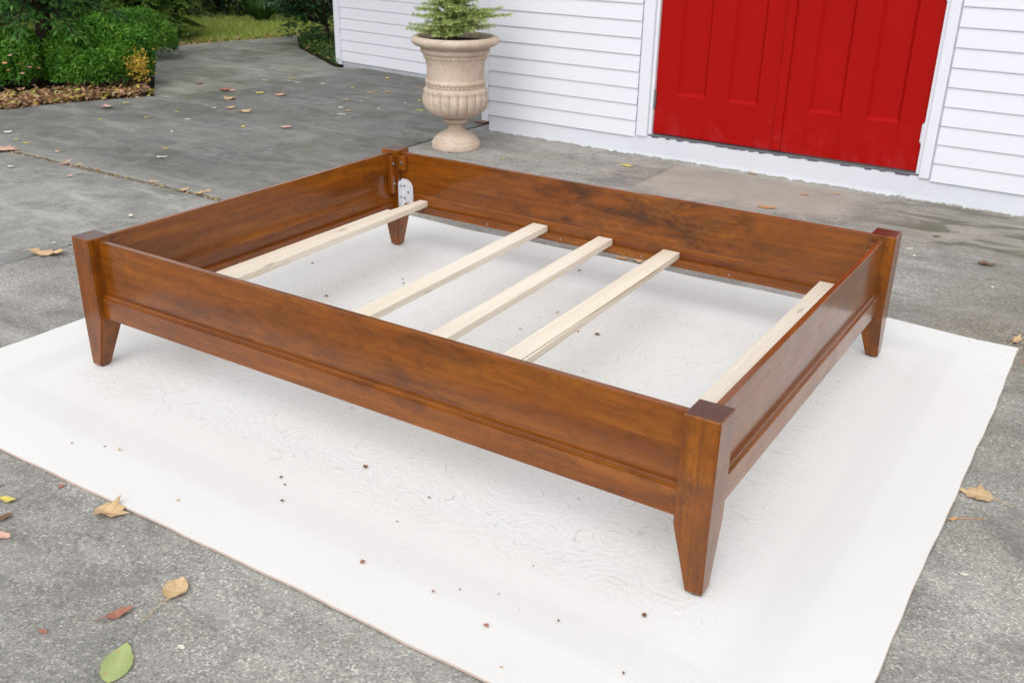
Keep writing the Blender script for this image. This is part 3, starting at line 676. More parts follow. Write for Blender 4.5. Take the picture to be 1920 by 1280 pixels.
bp = [(958, 88), (950, 118), (938, 165), (920, 202), (900, 228), (875, 248), (850, 259), (820, 266), (795, 266), (775, 262), (757, 254), (748, 256), (738, 257), (726, 252), (716, 240), (708, 231)]
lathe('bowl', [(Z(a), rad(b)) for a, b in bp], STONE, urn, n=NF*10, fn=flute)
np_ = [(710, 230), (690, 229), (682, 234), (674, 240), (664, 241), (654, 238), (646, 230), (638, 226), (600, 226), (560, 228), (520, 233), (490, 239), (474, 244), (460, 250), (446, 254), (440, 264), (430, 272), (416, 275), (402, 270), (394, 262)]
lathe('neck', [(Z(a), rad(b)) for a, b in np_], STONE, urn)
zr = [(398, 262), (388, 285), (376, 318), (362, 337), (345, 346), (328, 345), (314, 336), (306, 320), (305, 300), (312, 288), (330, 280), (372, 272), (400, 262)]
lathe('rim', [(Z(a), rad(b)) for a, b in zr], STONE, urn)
def beads(zc, rc, n, rs, hz):
    bm = bmesh.new()
    for k in range(n):
        a = 2*math.pi*k/n; mt = Matrix.Translation((rc*math.cos(a), rc*math.sin(a), zc)) @ Matrix.Rotation(a, 4, 'Z') @ Matrix.Diagonal((0.6, 1, hz, 1))
        bmesh.ops.create_icosphere(bm, subdivisions=1, radius=rs, matrix=mt)
    return bmesh_obj('bead_course', bm, STONE, urn, smooth=True)
beads(Z(462), rad(247), 44, 0.0105, 1.5); beads(Z(695), rad(231), 44, 0.0095, 1.2)
lathe('soil', [(Z(352), rad(276)), (Z(350)+0.006, rad(180)), (Z(350)+0.014, rad(60)), (Z(350)+0.016, 0.001)], SOIL, urn)

# little spruce in the urn
zs = ZG + Z(350) + 0.022
tree = empty('potted_spruce', (UG.x, UG.y, zs)); tag(tree, 'small light green spruce growing in the stone urn', 'plant')
bm = bmesh.new(); tube(bm, [(0, 0, 0), (0.004, 0.002, 0.2), (-0.003, 0.004, 0.45), (0, 0, 0.72)], [0.011, 0.009, 0.006, 0.002], 7)
bmesh_obj('trunk', bm, BARK, tree)
def conifer_sprays(branches, needle, width, per_m, twig_every, twig_len, tipvar, droop=0.0, flat=0.55, vb=0.22):
    """branches: list of point lists. returns arrays for cards and twig tubes"""
    B, D, Nn, V, tw = [], [], [], [], []
    def needles(p0, p1, base_v):
        L_ = (p1-p0).length; k = max(3, int(L_*per_m)); d = (p1-p0).normalized(); s = d.cross(Vector((0, 0, 1)))
        s = s.normalized() if s.length > 1e-3 else Vector((1, 0, 0)); u = s.cross(d)
        for i in range(k):
            t = (i+random.random())/k; a = random.uniform(0, 2*math.pi)
            side = s*math.cos(a) + u*math.sin(a)*flat
            dd = (d*random.uniform(0.45, 1.0) + side*0.85).normalized()
            B.append(p0+(p1-p0)*t); D.append(dd); Nn.append(u+side*0.4+Vector((random.gauss(0, .25), random.gauss(0, .25), random.gauss(0, .25))))
            V.append(min(1, max(0, base_v + tipvar*t + random.gauss(0, 0.13))))
    for pts in branches:
        pts = [Vector(p) for p in pts]; tot = sum((b-a).length for a, b in zip(pts, pts[1:])); run = 0; nxt = tot*0.14; side = 1
        for a, b in zip(pts, pts[1:]):
            sl = (b-a).length; d = (b-a).normalized(); lat = d.cross(Vector((0, 0, 1))).normalized()
            while nxt < run+sl:
                p = a + d*(nxt-run); f = nxt/tot
                l = twig_len*(1.15-f)*random.uniform(0.7, 1.2)
                e = p + (d*0.75 + lat*side*0.8 + Vector((0, 0, random.uniform(-0.15, 0.2)-droop))).normalized()*l
                tw.append((p, e)); needles(p, e, vb+0.18*f); side = -side; nxt += twig_every*random.uniform(0.7, 1.3)
            needles(a, b, vb-0.07+0.35*run/tot); run += sl
        tw.append((pts[0], pts[-1]))
    return B, D, Nn, np.array(V), tw
brs = []
for i in range(135):
    h = 0.005 + 0.66*(i/135)**1.35; a = i*2.399+random.uniform(-0.3, 0.3)
    l = (0.235*(1-h/0.85)+0.03)*random.uniform(0.55, 1.12)
    d = Vector((math.cos(a), math.sin(a), 0)); z0 = random.uniform(0.0, 0.42)
    brs.append([Vector((0, 0, h)), Vector((0, 0, h))+d*l*0.5+Vector((0, 0, l*(0.12+z0))), Vector((0, 0, h))+d*l+Vector((0, 0, l*(0.14+z0)))])
# longer side branches towards the house and over the rim
for a, l, h, rz in ((R(28), 0.36, 0.10, 0.05), (R(205), 0.31, 0.03, 0.02), (R(198), 0.28, 0.09, 0.04), (R(15), 0.25, 0.04, 0.04), (R(38), 0.30, 0.13, 0.05), (R(215), 0.29, 0.05, 0.03), (R(225), 0.26, 0.02, 0.03), (R(240), 0.24, 0.02, 0.03), (R(270), 0.23, 0.01, 0.03), (R(300), 0.24, 0.02, 0.03)):
    d = Vector((math.cos(a), math.sin(a), 0)); brs.append([Vector((0, 0, h)), Vector((0, 0, h))+d*l*0.5+Vector((0, 0, rz*0.6)), Vector((0, 0, h))+d*l+Vector((0, 0, rz))])
B, D, Nn, V, tw = conifer_sprays(brs, 0.02, 0.004, 560, 0.032, 0.085, 0.45, 0.02, 0.9, 0.76)
cards('needles', B, D, Nn, rng.uniform(0.017, 0.029, len(B)), rng.uniform(0.0045, 0.0065, len(B)), SPRU, tree, 0.1, V)
bm = bmesh.new()
for p in brs: tube(bm, p, [0.004, 0.003, 0.0012], 4, False)
bmesh_obj('branches', bm, TWIG, tree)

# ------------------------------------------------------------------ shrubs, trees
def shrub(name, loc, rx, ry, h, n, mat, label, leaf=(0.026, 0.013), lumps=14, group=None, cat='shrub', fill=0.35, stems=9, low=-0.35):
    e = empty(name, loc); tag(e, label, cat, group)
    th = rng.uniform(0, 2*np.pi, n); cz = rng.uniform(low, 1, n); sr = np.sqrt(np.maximum(0, 1-np.clip(cz, -1, 1)**2))
    dirs = np.stack([np.cos(th)*sr, np.sin(th)*sr, cz], 1)
    lc = rng.normal(size=(lumps, 3)); lc /= np.linalg.norm(lc, axis=1)[:, None]; la = rng.uniform(-0.10, 0.20, lumps)
    bump = 0.88 + sum(la[i]*np.exp(-((dirs-lc[i])**2).sum(1)/0.09) for i in range(lumps))
    depth = np.where(rng.random(n) < fill, rng.uniform(0.55, 1, n), rng.normal(0.985, 0.035, n))
    P = dirs*(bump*depth)[:, None]; P *= np.array([rx, ry, h*0.62]); P[:, 2] += h*(0.36 if low > -0.5 else 0.42)
    keep = P[:, 2] > 0.012; P, dirs = P[keep], dirs[keep]; m_ = len(P)
    nr = dirs+rng.normal(0, 0.45, (m_, 3)); dd = np.cross(nr, rng.normal(size=(m_, 3)))+dirs*1.0+np.array([0, 0, 0.3])
    clump = sum(np.sin((P*rng.normal(0, 1, 3)).sum(1)*18/max(0.4, rx)*0.4+rng.uniform(0, 6)) for _ in range(5))/5
    var = np.clip(0.45+rng.normal(0, 0.2, m_)+0.4*clump, 0, 1)
    cards('foliage', P, dd, nr, rng.uniform(0.5, 1.4, m_)*leaf[0], rng.uniform(0.75, 1.2, m_)*leaf[1], mat, e, 0.3, var)
    bm = bmesh.new()
    for i in range(stems):
        a = random.uniform(0, 6.28); r_ = random.uniform(0.25, 0.8)
        tube(bm, [(0.03*math.cos(a), 0.03*math.sin(a), -0.04), (rx*r_*0.5*math.cos(a), ry*r_*0.5*math.sin(a), h*0.4), (rx*r_*math.cos(a), ry*r_*math.sin(a), h*0.8)], [0.012, 0.008, 0.003], 5)
    bmesh_obj('stem', bm, BARK, e)
    return e
ZB = -0.024
def behind(px, py, r):          # centre of a round plant whose front foot is seen at the pixel
    P_ = at(px, py, ZB); d_ = Vector((P_.x-CX, P_.y-CY, 0)).normalized()*r; return (P_.x+d_.x, P_.y+d_.y, ZB)
c1 = behind(203, 178, 0.40)
s1 = shrub('rounded_shrub', c1, 0.43, 0.46, 0.60, 17000, BOXL, 'dense rounded green shrub with a yellow branch at the bed corner', (0.040, 0.017), fill=0.3, lumps=34)
c2 = behind(22, 176, 0.38)
s2_ = shrub('rounded_shrub', c2, 0.40, 0.42, 0.50, 13000, BOXL, 'low dark green shrub dotted with fallen leaves beside the conifer trunk', (0.040, 0.017), fill=0.3, lumps=34)
shrub('rounded_shrub', behind(262, 118, 0.3), 0.42, 0.42, 0.52, 8000, BOXL, 'green shrub half hidden behind the shrub with the yellow branch', (0.032, 0.015))
# yellow branch on the flank towards the path
yc = Vector((c1[0], c1[1], 0)) + Vector((rt.x, rt.y, 0)).normalized()*0.36 - Vector((fw.x, fw.y, 0)).normalized()*0.20 + Vector((0, 0, 0.19))
yl = yc - Vector(c1)
P = np.array(yl)[None]+rng.normal(0, 1, (300, 3))*np.array([0.045, 0.045, 0.055])
nr = rng.normal(0, 0.6, (300, 3))+np.array([0.6, -0.6, 0.6])
tag(cards('yellow_branch', P, np.cross(nr, rng.normal(size=(300, 3)))+np.array([0, 0, 0.2]), nr, 0.036, 0.015, YELL, s1, 0.3), 'branch turned autumn yellow', kind='stuff')

def hemlock(loc, height, h0, n, reach, label, name='conifer_tree', mat=HEML, per=95, seed=1, trunk=0.075):
    rd = random.Random(seed); e = empty(name, loc); tag(e, label, 'tree')
    bm = bmesh.new(); tube(bm, [(0, 0, -0.1), (0.01, 0, 0.12), (0.0, 0.02, 0.6), (0.03, 0, height*0.5), (0, 0, height)], [trunk*1.5, trunk, trunk*0.85, trunk*0.5, 0.01], 10)
    for k in range(5):
        a = k*1.3; tube(bm, [(0.04*math.cos(a), 0.04*math.sin(a), 0.07), (0.17*math.cos(a), 0.17*math.sin(a), -0.03)], [trunk*0.5, 0.01], 6)
    bmesh_obj('trunk', bm, BARK, e)
    br = []
    for i in range(n):
        t = (i/n)**1.25; h = h0 + (height-h0)*t*0.97; a = i*2.399+rd.uniform(-0.4, 0.4)
        l = reach*(1-t*0.85)*rd.uniform(0.65, 1.1); d = Vector((math.cos(a), math.sin(a), 0)); dr = rd.uniform(0.12, 0.42)
        p0 = Vector((0, 0, h)); br.append([p0, p0+d*l*0.35+Vector((0, 0, 0.05*l)), p0+d*l*0.72+Vector((0, 0, -dr*l*0.35)), p0+d*l+Vector((0, 0, -dr*l))])
    B, D, Nn, V, tw = conifer_sprays(br, 0.03, 0.01, per, 0.07, 0.36, 0.55, 0.20, 0.35)
    cards('foliage', B, D, Nn, rng.uniform(0.045, 0.075, len(B)), rng.uniform(0.012, 0.019, len(B)), mat, e, 0.15, V)
    bm = bmesh.new()
    for p in br: tube(bm, p, [0.016, 0.011, 0.007, 0.003], 5, False)
    for a, b in tw: tube(bm, [a, b], [0.004, 0.0015], 3, False)
    bmesh_obj('limb', bm, BARK, e)
    return e
hk = at(97, 160, ZB)
hemlock((hk.x, hk.y, ZB), 2.3, 0.62, 44, 0.80, 'dark conifer with drooping branches and bare lower trunk in the bed', seed=3, per=150)
hb = behind(20, 95, 0.9); hemlock(hb, 3.6, 0.2, 60, 1.2, 'dark conifer filling the gap behind the low leaf-dotted shrub', seed=5, per=110)
hb = behind(190, 85, 1.0); hemlock(hb, 3.6, 0.2, 60, 1.15, 'dark conifer with low boughs between the bed conifer and the lawn', seed=8, per=110)
hb = behind(285, 92, 0.75); hemlock(hb, 1.3, 0.10, 56, 0.85, 'yellow-green yew with low spreading boughs at the lawn edge', 'yew_bush', YEWL, 190, 11, 0.05)
# back border beyond the lawn
bk = [at(330, 34), at(420, 38), at(500, 36), at(575, 36), at(250, 20), at(160, 10), at(60, 5), at(660, 30)]
names = ['dark leafy shrub behind the yew at the lawn end', 'dark reddish-stemmed shrub behind the middle of the lawn', 'bushy dark evergreen shrub behind the lawn',
         'dark shrub between the lawn and the laurel by the house', 'dark shrub deep behind the yew', 'tall dark shrub behind the conifers', 'tall dark shrub farthest along the conifer border', 'dark shrub standing behind the house corner']
for P_, nm in zip(bk, names):
    d_ = Vector((P_.x-CX, P_.y-CY, 0)).normalized()*0.85
    shrub('border_shrub', (P_.x+d_.x, P_.y+d_.y, ZB), 0.98, 0.98, 2.3, 6500, DARK, nm, (0.085, 0.036), 18, 'dark shrubs bordering the garden', fill=0.35, stems=12, low=-0.75)
# clump of bright strap leaves at the lawn's end
sp = at(492, 40); e = empty('strap_plant', sp); tag(e, 'clump of pale green strap leaves in front of the dark border', 'plant')
n = 130; th = rng.uniform(0, 6.28, n); cards('blades', np.stack([np.cos(th)*0.06, np.sin(th)*0.06, np.zeros(n)], 1), np.stack([np.cos(th)*0.6, np.sin(th)*0.6, rng.uniform(0.6, 1.5, n)], 1), np.stack([np.cos(th)*-1, np.sin(th)*-1, np.ones(n)*0.5], 1), rng.uniform(0.2, 0.4, n), 0.03, COVR, e, 0.3)
# laurel by the house corner
lt = at(624, 86, -0.012)
lau = empty('laurel_shrub', lt); tag(lau, 'broad-leaved dark green laurel leaning by the house corner', 'shrub')
toL = -Vector((rt.x, rt.y, 0)).normalized(); back = Vector((fw.x, fw.y, 0)).normalized()
bm = bmesh.new(); tips = []
for k, (dx, dz, db) in enumerate(((0.10, 0.38, 0.1), (0.26, 0.46, 0.2), (0.42, 0.40, 0.1), (0.20, 0.58, 0.0), (0.50, 0.50, 0.2), (0.34, 0.30, 0.05), (0.02, 0.62, 0.2), (0.36, 0.66, 0.1), (0.54, 0.62, -0.1), (0.1, 0.85, 0.1), (0.4, 0.9, 0.2), (0.46, 0.34, 0.3), (0.16, 0.30, 0.25))):
    p1 = toL*0.06+Vector((0, 0, 0.22)); tip = toL*dx + back*db + Vector((0, 0, dz))
    tube(bm, [Vector((0, 0, -0.05)), p1, (p1+tip)/2+toL*0.02, tip], [0.022, 0.018, 0.011, 0.004], 6); tips.append(tip)
bmesh_obj('stem', bm, BARK, lau)
Pb, Dd, Nr = [], [], []
for t in tips:
    for q in range(20):
        c_ = t + Vector((random.gauss(0, 0.11), random.gauss(0, 0.11), random.gauss(0, 0.09)))
        for k in range(8):
            a = k*0.785+random.random(); dv = Vector((math.cos(a), math.sin(a), random.uniform(-0.5, 0.25)))
            Pb.append(c_+dv*0.012); Dd.append(dv); Nr.append(Vector((0, 0, 1))+dv*0.3+Vector((random.gauss(0, .2), random.gauss(0, .2), 0)))
cards('foliage', Pb, Dd, Nr, rng.uniform(0.07, 0.11, len(Pb)), rng.uniform(0.022, 0.032, len(Pb)), LAUR, lau, 0.25)

# grass, ground cover, leaf litter
def in_poly(P, poly):
    x, y = P[:, 0], P[:, 1]; c = np.zeros(len(P), bool); j = len(poly)-1
    for i in range(len(poly)):
        xi, yi = poly[i]; xj, yj = poly[j]
        c ^= ((yi > y) != (yj > y)) & (x < (xj-xi)*(y-yi)/(yj-yi+1e-12)+xi); j = i
    return c
def scatter(poly, n):
    p = np.array(poly); lo, hi = p.min(0), p.max(0); out = np.empty((0, 2))
    while len(out) < n:
        q = rng.uniform(lo, hi, (n*2, 2)); out = np.vstack([out, q[in_poly(q, poly)]])
    return out[:n]
gpoly = [(-10.6, 4.5), (-7.58, 4.64), (-7.12, 6.3), (-7.9, 8.6), (-10.6, 9)]
q = scatter(gpoly, 42000); n = len(q)
d3 = np.stack([rng.normal(0, 0.5, n), rng.normal(0, 0.5, n), rng.uniform(0.6, 1.2, n)], 1)
tag(cards('grass', np.column_stack([q, np.full(n, -0.04)]), d3, rng.normal(size=(n, 3)), rng.uniform(0.035, 0.095, n), rng.uniform(0.006, 0.011, n), GRAS, None, 0.1),
    'short yellowish green lawn grass behind the path', 'grass', kind='stuff')
cpoly = [(-5.06, 4.78), (-5.10, 5.3), (-6.3, 6.9), (-7.05, 6.35), (-6.30, 5.58)]
bm = bmesh.new(); prism(bm, cpoly, -0.08, -0.012); tag(bmesh_obj('planting_bed', bm, SOIL), kind='structure')
q = scatter(cpoly, 6500); n = len(q); nr = rng.normal(0, 0.4, (n, 3))+np.array([0, 0, 1]); hh = np.abs(rng.normal(0.02, 0.03, n))
tag(cards('ground_cover', np.column_stack([q, -0.012+hh]), np.cross(nr, rng.normal(size=(n, 3))), nr, rng.uniform(0.025, 0.05, n), rng.uniform(0.014, 0.024, n), COVR, None, 0.25),
    'low green ground cover between the path and the house corner', 'ground cover', kind='stuff')
def litter(poly, n, size, zb, label, name='leaf_litter', thick=0.03):
    q = scatter(poly, n); nr = rng.normal(0, 0.42, (n, 3))+np.array([0, 0, 1.0])
    z = zb+rng.uniform(0, thick, n)
    o = cards(name, np.column_stack([q, z]), np.cross(nr, rng.normal(size=(n, 3))), nr, rng.uniform(0.6, 1.25, n)*size, rng.uniform(0.5, 0.95, n)*size*0.62, LITT, None, 0.45)
    tag(o, label, 'leaf litter', kind='stuff'); return o
bed_edge = [(-5.16, 2.69), (-5.40, 2.14), (-5.55, 1.62), (-5.74, 0.6), (-6.0, 0.2)]
litter(bed_edge + [(-6.5, 0.2), (-6.25, 1.3), (-6.0, 2.2), (-5.75, 3.0)], 3400, 0.058, -0.020, 'drift of brown, pink and yellow autumn leaves along the planting bed edge', thick=0.055)
litter([(-5.9, 3.3), (-7.3, 4.40), (-8.4, 4.4), (-8.6, 3.4), (-7.2, 3.2)], 800, 0.05, -0.055, 'brown leaves fallen under the yew beside the path')
litter([(-7.20, 4.38), (-7.48, 4.62), (-7.10, 6.24), (-7.0, 6.4), (-6.8, 6.5), (-7.25, 6.6), (-7.8, 4.75)], 460, 0.05, -0.03, 'thin line of brown leaves along the lawn edge')
litter([(-5.08, 4.80), (-5.2, 5.2), (-6.1, 6.2), (-6.6, 5.95), (-6.2, 5.55)], 300, 0.045, 0.0, 'dead leaves scattered over the ground cover by the house')
litter([(JX2, JY-0.03), (JX, JY-0.022), (JX, JY+0.014), (JX2, JY+0.012)], 420, 0.022, -0.022, 'crumbled leaves and dirt filling the joint between the slabs', thick=0.016)
litter([(1.20, 1.20), (1.75, 0.95), (2.3, 1.1), (2.4, 1.75), (1.6, 1.5)], 420, 0.014, ZG+0.0015, 'leaf crumbs gathered on the concrete behind the rug corner', thick=0.004)

# ------------------------------------------------------------------ fallen leaves, one object each
def leaf_outline(kind):
    if kind == 'maple':
        pts = [(0, -.06), (.10, -.34), (.22, -.30), (.40, -.50), (.46, -.30), (.64, -.34), (.60, -.16), (1.0, 0.0), (.60, .16), (.64, .34), (.46, .30), (.40, .50), (.22, .30), (.10, .34), (0, .06)]
        return [(x, y) for x, y in pts]
    if kind == 'lobed':
        return [(0, -.05), (.14, -.20), (.26, -.12), (.42, -.30), (.52, -.15), (.74, -.24), (.76, -.10), (1, 0), (.76, .10), (.74, .24), (.52, .15), (.42, .30), (.26, .12), (.14, .20), (0, .05)]
    wd = 0.42 if kind == 'broad' else 0.26
    lo = [(t/11, -wd*math.sin(math.pi*min(1, (t/11)**0.85))**0.8*(1+0.06*(t % 2))-0.012) for t in range(11)]
    return lo + [(1, 0)] + [(x, -y) for x, y in lo[::-1]]
def leaf_mesh(kind, size, curl, stem, seed):
    rd = random.Random(seed); o = leaf_outline(kind); bm = bmesh.new()
    jk = 0.03 if kind in ('maple', 'lobed') else 0.010
    jit = [(x+rd.uniform(-jk, jk), y+rd.uniform(-jk, jk)) for x, y in o]
    def lift(x, y): return curl*(1.5*y*y + 0.8*(x-0.45)**2) + curl*0.12*math.sin(9*x+seed)*abs(y)*2
    rim = [bm.verts.new((x*size, y*size*(1-0.25*curl), lift(x, y)*size)) for x, y in jit]
    ax = [bm.verts.new((x*size, 0, lift(x, 0)*size+0.0006)) for x in (0.15, 0.40, 0.65, 0.85)]
    n = len(rim); mid = n//2
    for i in range(n-1):
        xm = (jit[i][0]+jit[i+1][0])/2
        j0 = min(range(4), key=lambda k: abs((0.15, 0.40, 0.65, 0.85)[k]-jit[i][0])); j1 = min(range(4), key=lambda k: abs((0.15, 0.40, 0.65, 0.85)[k]-jit[i+1][0]))
        if j0 == j1: bm.faces.new((rim[i], rim[i+1], ax[j0]))
        else:
            bm.faces.new((rim[i], rim[i+1], ax[j1])); bm.faces.new((rim[i], ax[j1], ax[j0]))
    bm.faces.new((rim[-1], rim[0], ax[0]))
    bmesh.ops.recalc_face_normals(bm, faces=bm.faces)
    ex = bmesh.ops.extrude_face_region(bm, geom=list(bm.faces))
    bmesh.ops.translate(bm, verts=[g_ for g_ in ex['geom'] if isinstance(g_, bmesh.types.BMVert)], vec=(0, 0, 0.0006))
    if stem:
        z = lift(0, 0)*size
        tube(bm, [(0.02*size, 0, z), (-stem*0.35, 0.012*stem/0.1, z*0.6+0.003), (-stem, 0.03*stem/0.1, 0.0015)], [0.0013, 0.0011, 0.0009], 5)
    zmin = min(v.co.z for v in bm.verts)
    for v in bm.verts: v.co.z -= zmin
    return bm
cnt = [0]
def leaf(px, py, kind, colr, wpx, label, rot=None, curl=0.25, stem=0.0, group=None, z=None, name='fallen_leaf', tilt=0.0, to=None):
    zz = ZG+0.002 if z is None else z
    P_ = at(px, py, zz); cnt[0] += 1
    size = wpx*mpp(P_)*1.15
    if to:
        T_ = at(to[0], to[1], zz)-P_; rot = math.atan2(T_.y, T_.x)+math.pi; stem = max(0.01, T_.length-size*0.45)
    bm = leaf_mesh(kind, size, curl, stem, cnt[0])
    bmesh.ops.translate(bm, verts=bm.verts, vec=(-0.45*size, 0, 0))
    o = bmesh_obj(name, bm, DL[colr], None, P_, (tilt, 0, random.uniform(0, 6.28) if rot is None else rot))
    tag(o, label, 'leaf', group); return o
# near the rug, each told apart by its own look
leaf(329, 1108, 'broad', 'tan', 54, 'curled tan leaf with a long pale stem on the concrete', None, 0.55, 0, to=(283, 1172))
leaf(222, 1152, 'oval', 'red', 46, 'small curled reddish leaf next to the tan leaf with long stem', R(70), 0.8, 0.02)
leaf(219, 1246, 'oval', 'green', 92, 'green leaf with brown tip lying on the concrete', R(125), 0.12, 0.0)
leaf(212, 962, 'maple', 'tan', 62, 'crumpled tan leaf touching the rug edge', R(15), 0.6, 0.0)
leaf(115, 911, 'oval', 'red', 15, 'tiny dark red leaf bit beside the rug edge', None, 0.5)
leaf(14, 937, 'oval', 'yellow', 30, 'thin yellow leaf sliver on the concrete near the rug', R(20), 0.7)
leaf(2, 972, 'oval', 'brown', 36, 'folded grey-brown leaf beside the yellow sliver', R(60), 0.8)
leaf(6, 1004, 'oval', 'pink', 34, 'pinkish leaf below the folded grey-brown leaf', R(5), 0.5)
leaf(80, 1183, 'oval', 'red', 20, 'small dull red leaf on the stained concrete', R(10), 0.4)
leaf(340, 1212, 'oval', 'pale', 16, 'tiny pale leaf bit near the green leaf', R(0), 0.3)
leaf(1828, 926, 'maple', 'tan', 58, 'tan maple leaf with a long stem beside the rug', None, 0.25, 0, to=(1902, 946))
leaf(1787, 973, 'oval', 'orange', 16, 'small brown leaf with a long thin stem by the rug edge', None, 0.5, 0, to=(1838, 965))
leaf(1808, 1076, 'oval', 'pale', 14, 'single white petal on the concrete beside the rug', R(20), 0.2)
leaf(90, 477, 'lobed', 'tan', 66, 'large curled tan leaf on the concrete beside the bed post', R(25), 0.7, 0.06)
leaf(12, 281, 'maple', 'pink', 44, 'pink star-shaped leaf at the end of the slab joint', R(30), 0.25)
leaf(1905, 640, 'lobed', 'tan', 34, 'upturned tan leaf behind the rug corner', R(80), 0.9, 0.02)
leaf(1848, 496, 'oval', 'brown', 30, 'brown twig-like leaf on the concrete behind the rug', R(10), 0.7)
leaf(1756, 443, 'oval', 'brown', 14, 'thin dark leaf stalk on the concrete between door and bed', R(32), 0.3)
leaf(1704, 466, 'oval', 'pale', 14, 'larger white petal behind the bed post', R(30), 0.2)
leaf(1714, 479, 'oval', 'pale', 9, 'smaller white petal behind the bed post', R(80), 0.2)
leaf(1861, 538, 'oval', 'pale', 9, 'white fleck on the brown-stained concrete', R(80), 0.2)
leaf(1167, 485, 'lobed', 'orange', 26, 'orange leaf on the concrete under the flamed rail', R(0), 0.4)
leaf(1196, 489, 'lobed', 'tan', 30, 'tan leaf on the concrete under the flamed rail', R(140), 0.4)
leaf(1176, 311, 'oval', 'yellow', 24, 'yellow leaf on the dark concrete near the door', R(0), 0.3)
leaf(1410, 326, 'oval', 'orange', 18, 'orange leaf at the foot of the door sill', R(0), 0.5)
leaf(1438, 389, 'lobed', 'orange', 32, 'flat orange leaf on the pale concrete before the door', R(10), 0.2)
leaf(1508, 365, 'oval', 'orange', 16, 'small orange leaf on the pale concrete patch', R(0), 0.4)
leaf(1570, 363, 'oval', 'tan', 14, 'small tan leaf on the pale concrete near the sill', R(0), 0.4)
leaf(943, 297, 'oval', 'yellow', 10, 'tiny yellow leaf on the concrete by the urn foot', R(0), 0.4)
leaf(789, 208, 'lobed', 'green', 22, 'bright green leaf behind the urn bowl', R(0), 0.4)
leaf(904, 231, 'lobed', 'red', 30, 'dark red leaf caught in the house corner', R(40), 0.7)
leaf(632, 100, 'lobed', 'orange', 16, 'orange leaf stuck at the foot of the far corner board', R(40), 0.6, z=0.03)
for a in [(125, 304, 'pink', 22), (345, 356, 'tan', 24), (380, 361, 'tan', 34), (290, 341, 'pink', 22), (120, 307, 'pink', 16), (148, 309, 'yellow', 14)]:
    leaf(a[0], a[1], 'lobed', a[2], a[3], {'pink': 'pink leaf lying in the slab joint', 'tan': 'tan leaf lying in the slab joint', 'yellow': 'yellow leaf lying in the slab joint'}[a[2]], None, 0.4, 0, 'leaves caught in the slab joint')
far = [(50, 268, 'yellow', 16), (30, 262, 'yellow', 12), (107, 284, 'pink', 14), (245, 404, 'pale', 16), (310, 279, 'yellow', 14), (304, 295, 'pale', 20), (200, 200, 'pink', 28), (236, 193, 'yellow', 14),
       (275, 220, 'yellow', 12), (188, 224, 'yellow', 10), (331, 210, 'yellow', 10), (352, 224, 'pale', 16), (455, 238, 'yellow', 14), (535, 239, 'pink', 24), (432, 203, 'tan', 24), (460, 210, 'tan', 30), (428, 186, 'tan', 30),
       (400, 203, 'pale', 12), (422, 169, 'red', 26), (435, 170, 'pink', 18), (488, 175, 'yellow', 20), (525, 179, 'pink', 26), (373, 156, 'red', 18), (549, 147, 'yellow', 14), (558, 155, 'pale', 14), (606, 157, 'pale', 12), (660, 165, 'yellow', 10),
       (695, 174, 'tan', 18), (706, 177, 'yellow', 12), (727, 173, 'orange', 18), (648, 188, 'tan', 18), (640, 202, 'pale', 16), (652, 208, 'tan', 18), (641, 215, 'pale', 18), (726, 147, 'yellow', 16), (771, 169, 'green', 10), (676, 190, 'pale', 10),
       (785, 164, 'tan', 12), (786, 189, 'yellow', 12), (710, 204, 'pale', 10), (760, 193, 'pale', 8), (322, 247, 'pale', 12), (497, 151, 'pale', 12), (20, 312, 'pale', 16), (130, 330, 'pink', 14), (100, 455, 'pale', 10), (14, 248, 'pale', 20)]
txt = {'yellow': 'small yellow leaf', 'pink': 'pinkish autumn leaf', 'pale': 'pale bleached leaf', 'tan': 'tan autumn leaf', 'red': 'reddish brown leaf', 'orange': 'orange autumn leaf', 'green': 'small green leaf'}
for x, y, c_, w_ in far:
    reg = 'on the concrete in front of the set-back wall' if x > 590 else ('on the dark concrete between planting bed and house' if x > 345 else 'on the drive slabs near the planting bed')
    w_ *= 0.88
    leaf(x, y, 'maple' if w_ > 17 else ('lobed' if random.random() < 0.5 else 'oval'), c_, w_, txt[c_]+' '+reg, None, 0.35, 0, txt[c_].replace('leaf', 'leaves')+' '+reg, z=ZG+0.006)
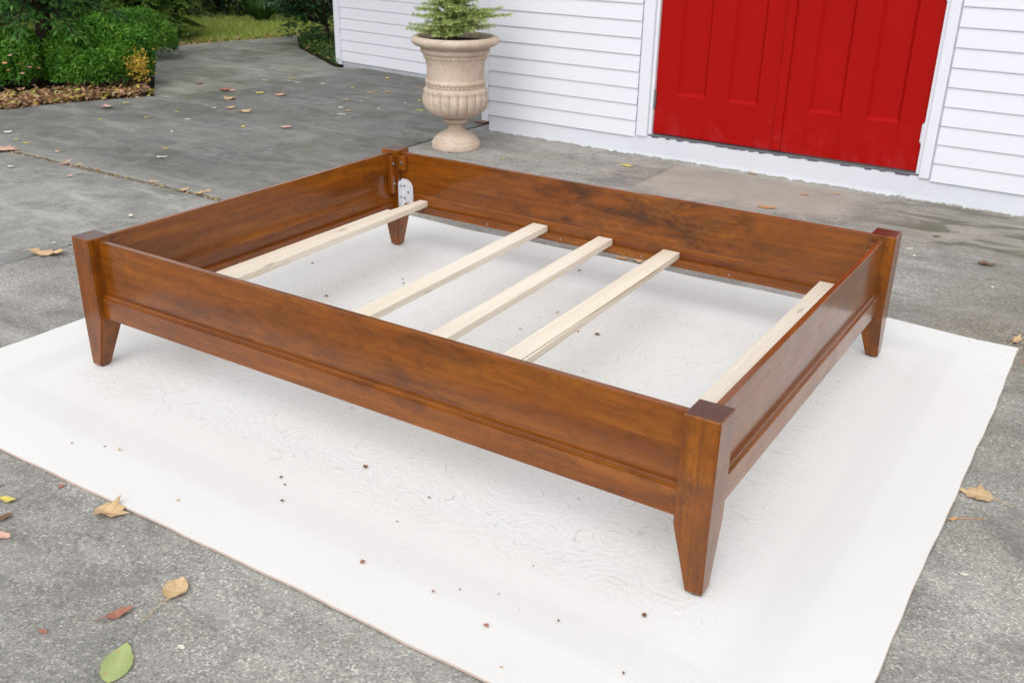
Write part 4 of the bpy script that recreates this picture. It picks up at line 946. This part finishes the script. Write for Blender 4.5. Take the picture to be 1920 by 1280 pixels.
# leaves caught on the low shrub
for x, y in ((14, 104), (34, 120), (58, 108), (36, 138), (66, 128), (12, 132), (4, 118), (50, 126)):
    P_ = at(x, y, 0.30); bm = leaf_mesh('lobed', random.uniform(0.035, 0.055), 0.4, 0, x)
    o = bmesh_obj('fallen_leaf', bm, DL[random.choice(['pink', 'orange'])], None, (0, 0, 0), (R(random.uniform(20, 60)), 0, R(random.uniform(20, 90))))
    d_ = (P_-Vector((CX, CY, CZ))).normalized(); c_ = Vector((c2[0], c2[1], ZB+0.50*0.40)); A_ = Vector((1/0.40, 1/0.42, 1/(0.50*0.62*0.97)))
    oc = Vector((CX, CY, CZ))-c_; oe = Vector((oc.x*A_.x, oc.y*A_.y, oc.z*A_.z)); de = Vector((d_.x*A_.x, d_.y*A_.y, d_.z*A_.z))
    b_ = oe.dot(de); a_ = de.dot(de); dis = b_*b_-a_*(oe.dot(oe)-1)
    t_ = (-b_-math.sqrt(max(0, dis)))/a_; o.location = Vector((CX, CY, CZ))+d_*t_
    tag(o, 'pinkish leaf caught on top of the low shrub', 'leaf', 'leaves caught on the low shrub')
# crumbs on the rug
cr = [(685, 875, 'brown', 14), (680, 1053, 'red', 14), (527, 894, 'brown', 8), (534, 908, 'brown', 6), (529, 938, 'brown', 9), (805, 932, 'brown', 7), (912, 1172, 'red', 14), (812, 1108, 'red', 8), (1047, 1163, 'brown', 7), (334, 937, 'tan', 8),
      (1208, 1153, 'brown', 14), (862, 1104, 'brown', 5), (935, 1113, 'brown', 4), (745, 977, 'brown', 5), (877, 509, 'brown', 9), (1086, 507, 'brown', 8), (1120, 627, 'brown', 13), (1084, 621, 'red', 7), (1045, 586, 'brown', 6), (757, 531, 'brown', 6),
      (697, 593, 'brown', 10), (755, 523, 'brown', 5), (586, 493, 'brown', 7), (612, 555, 'brown', 9), (975, 616, 'brown', 6), (1015, 637, 'brown', 6), (1169, 1261, 'brown', 8), (940, 1250, 'tan', 7), (1000, 1060, 'brown', 4), (660, 765, 'orange', 6), (135, 830, 'brown', 5), (196, 836, 'brown', 5), (224, 842, 'tan', 8), (1085, 935, 'brown', 4)]
for x, y, c_, w_ in cr:
    inside = y < 660
    lab = 'dark leaf crumb on the rug inside the bed frame' if inside else 'dark leaf crumb on the open rug in front of the bed'
    if c_ in ('red', 'orange'): lab = lab.replace('dark', 'reddish')
    if c_ == 'tan': lab = lab.replace('dark', 'pale tan')
    leaf(x, y, 'broad', c_, w_*0.75, lab, None, 0.7, 0, lab.replace('crumb', 'crumbs'), z=0.0035, name='leaf_crumb')
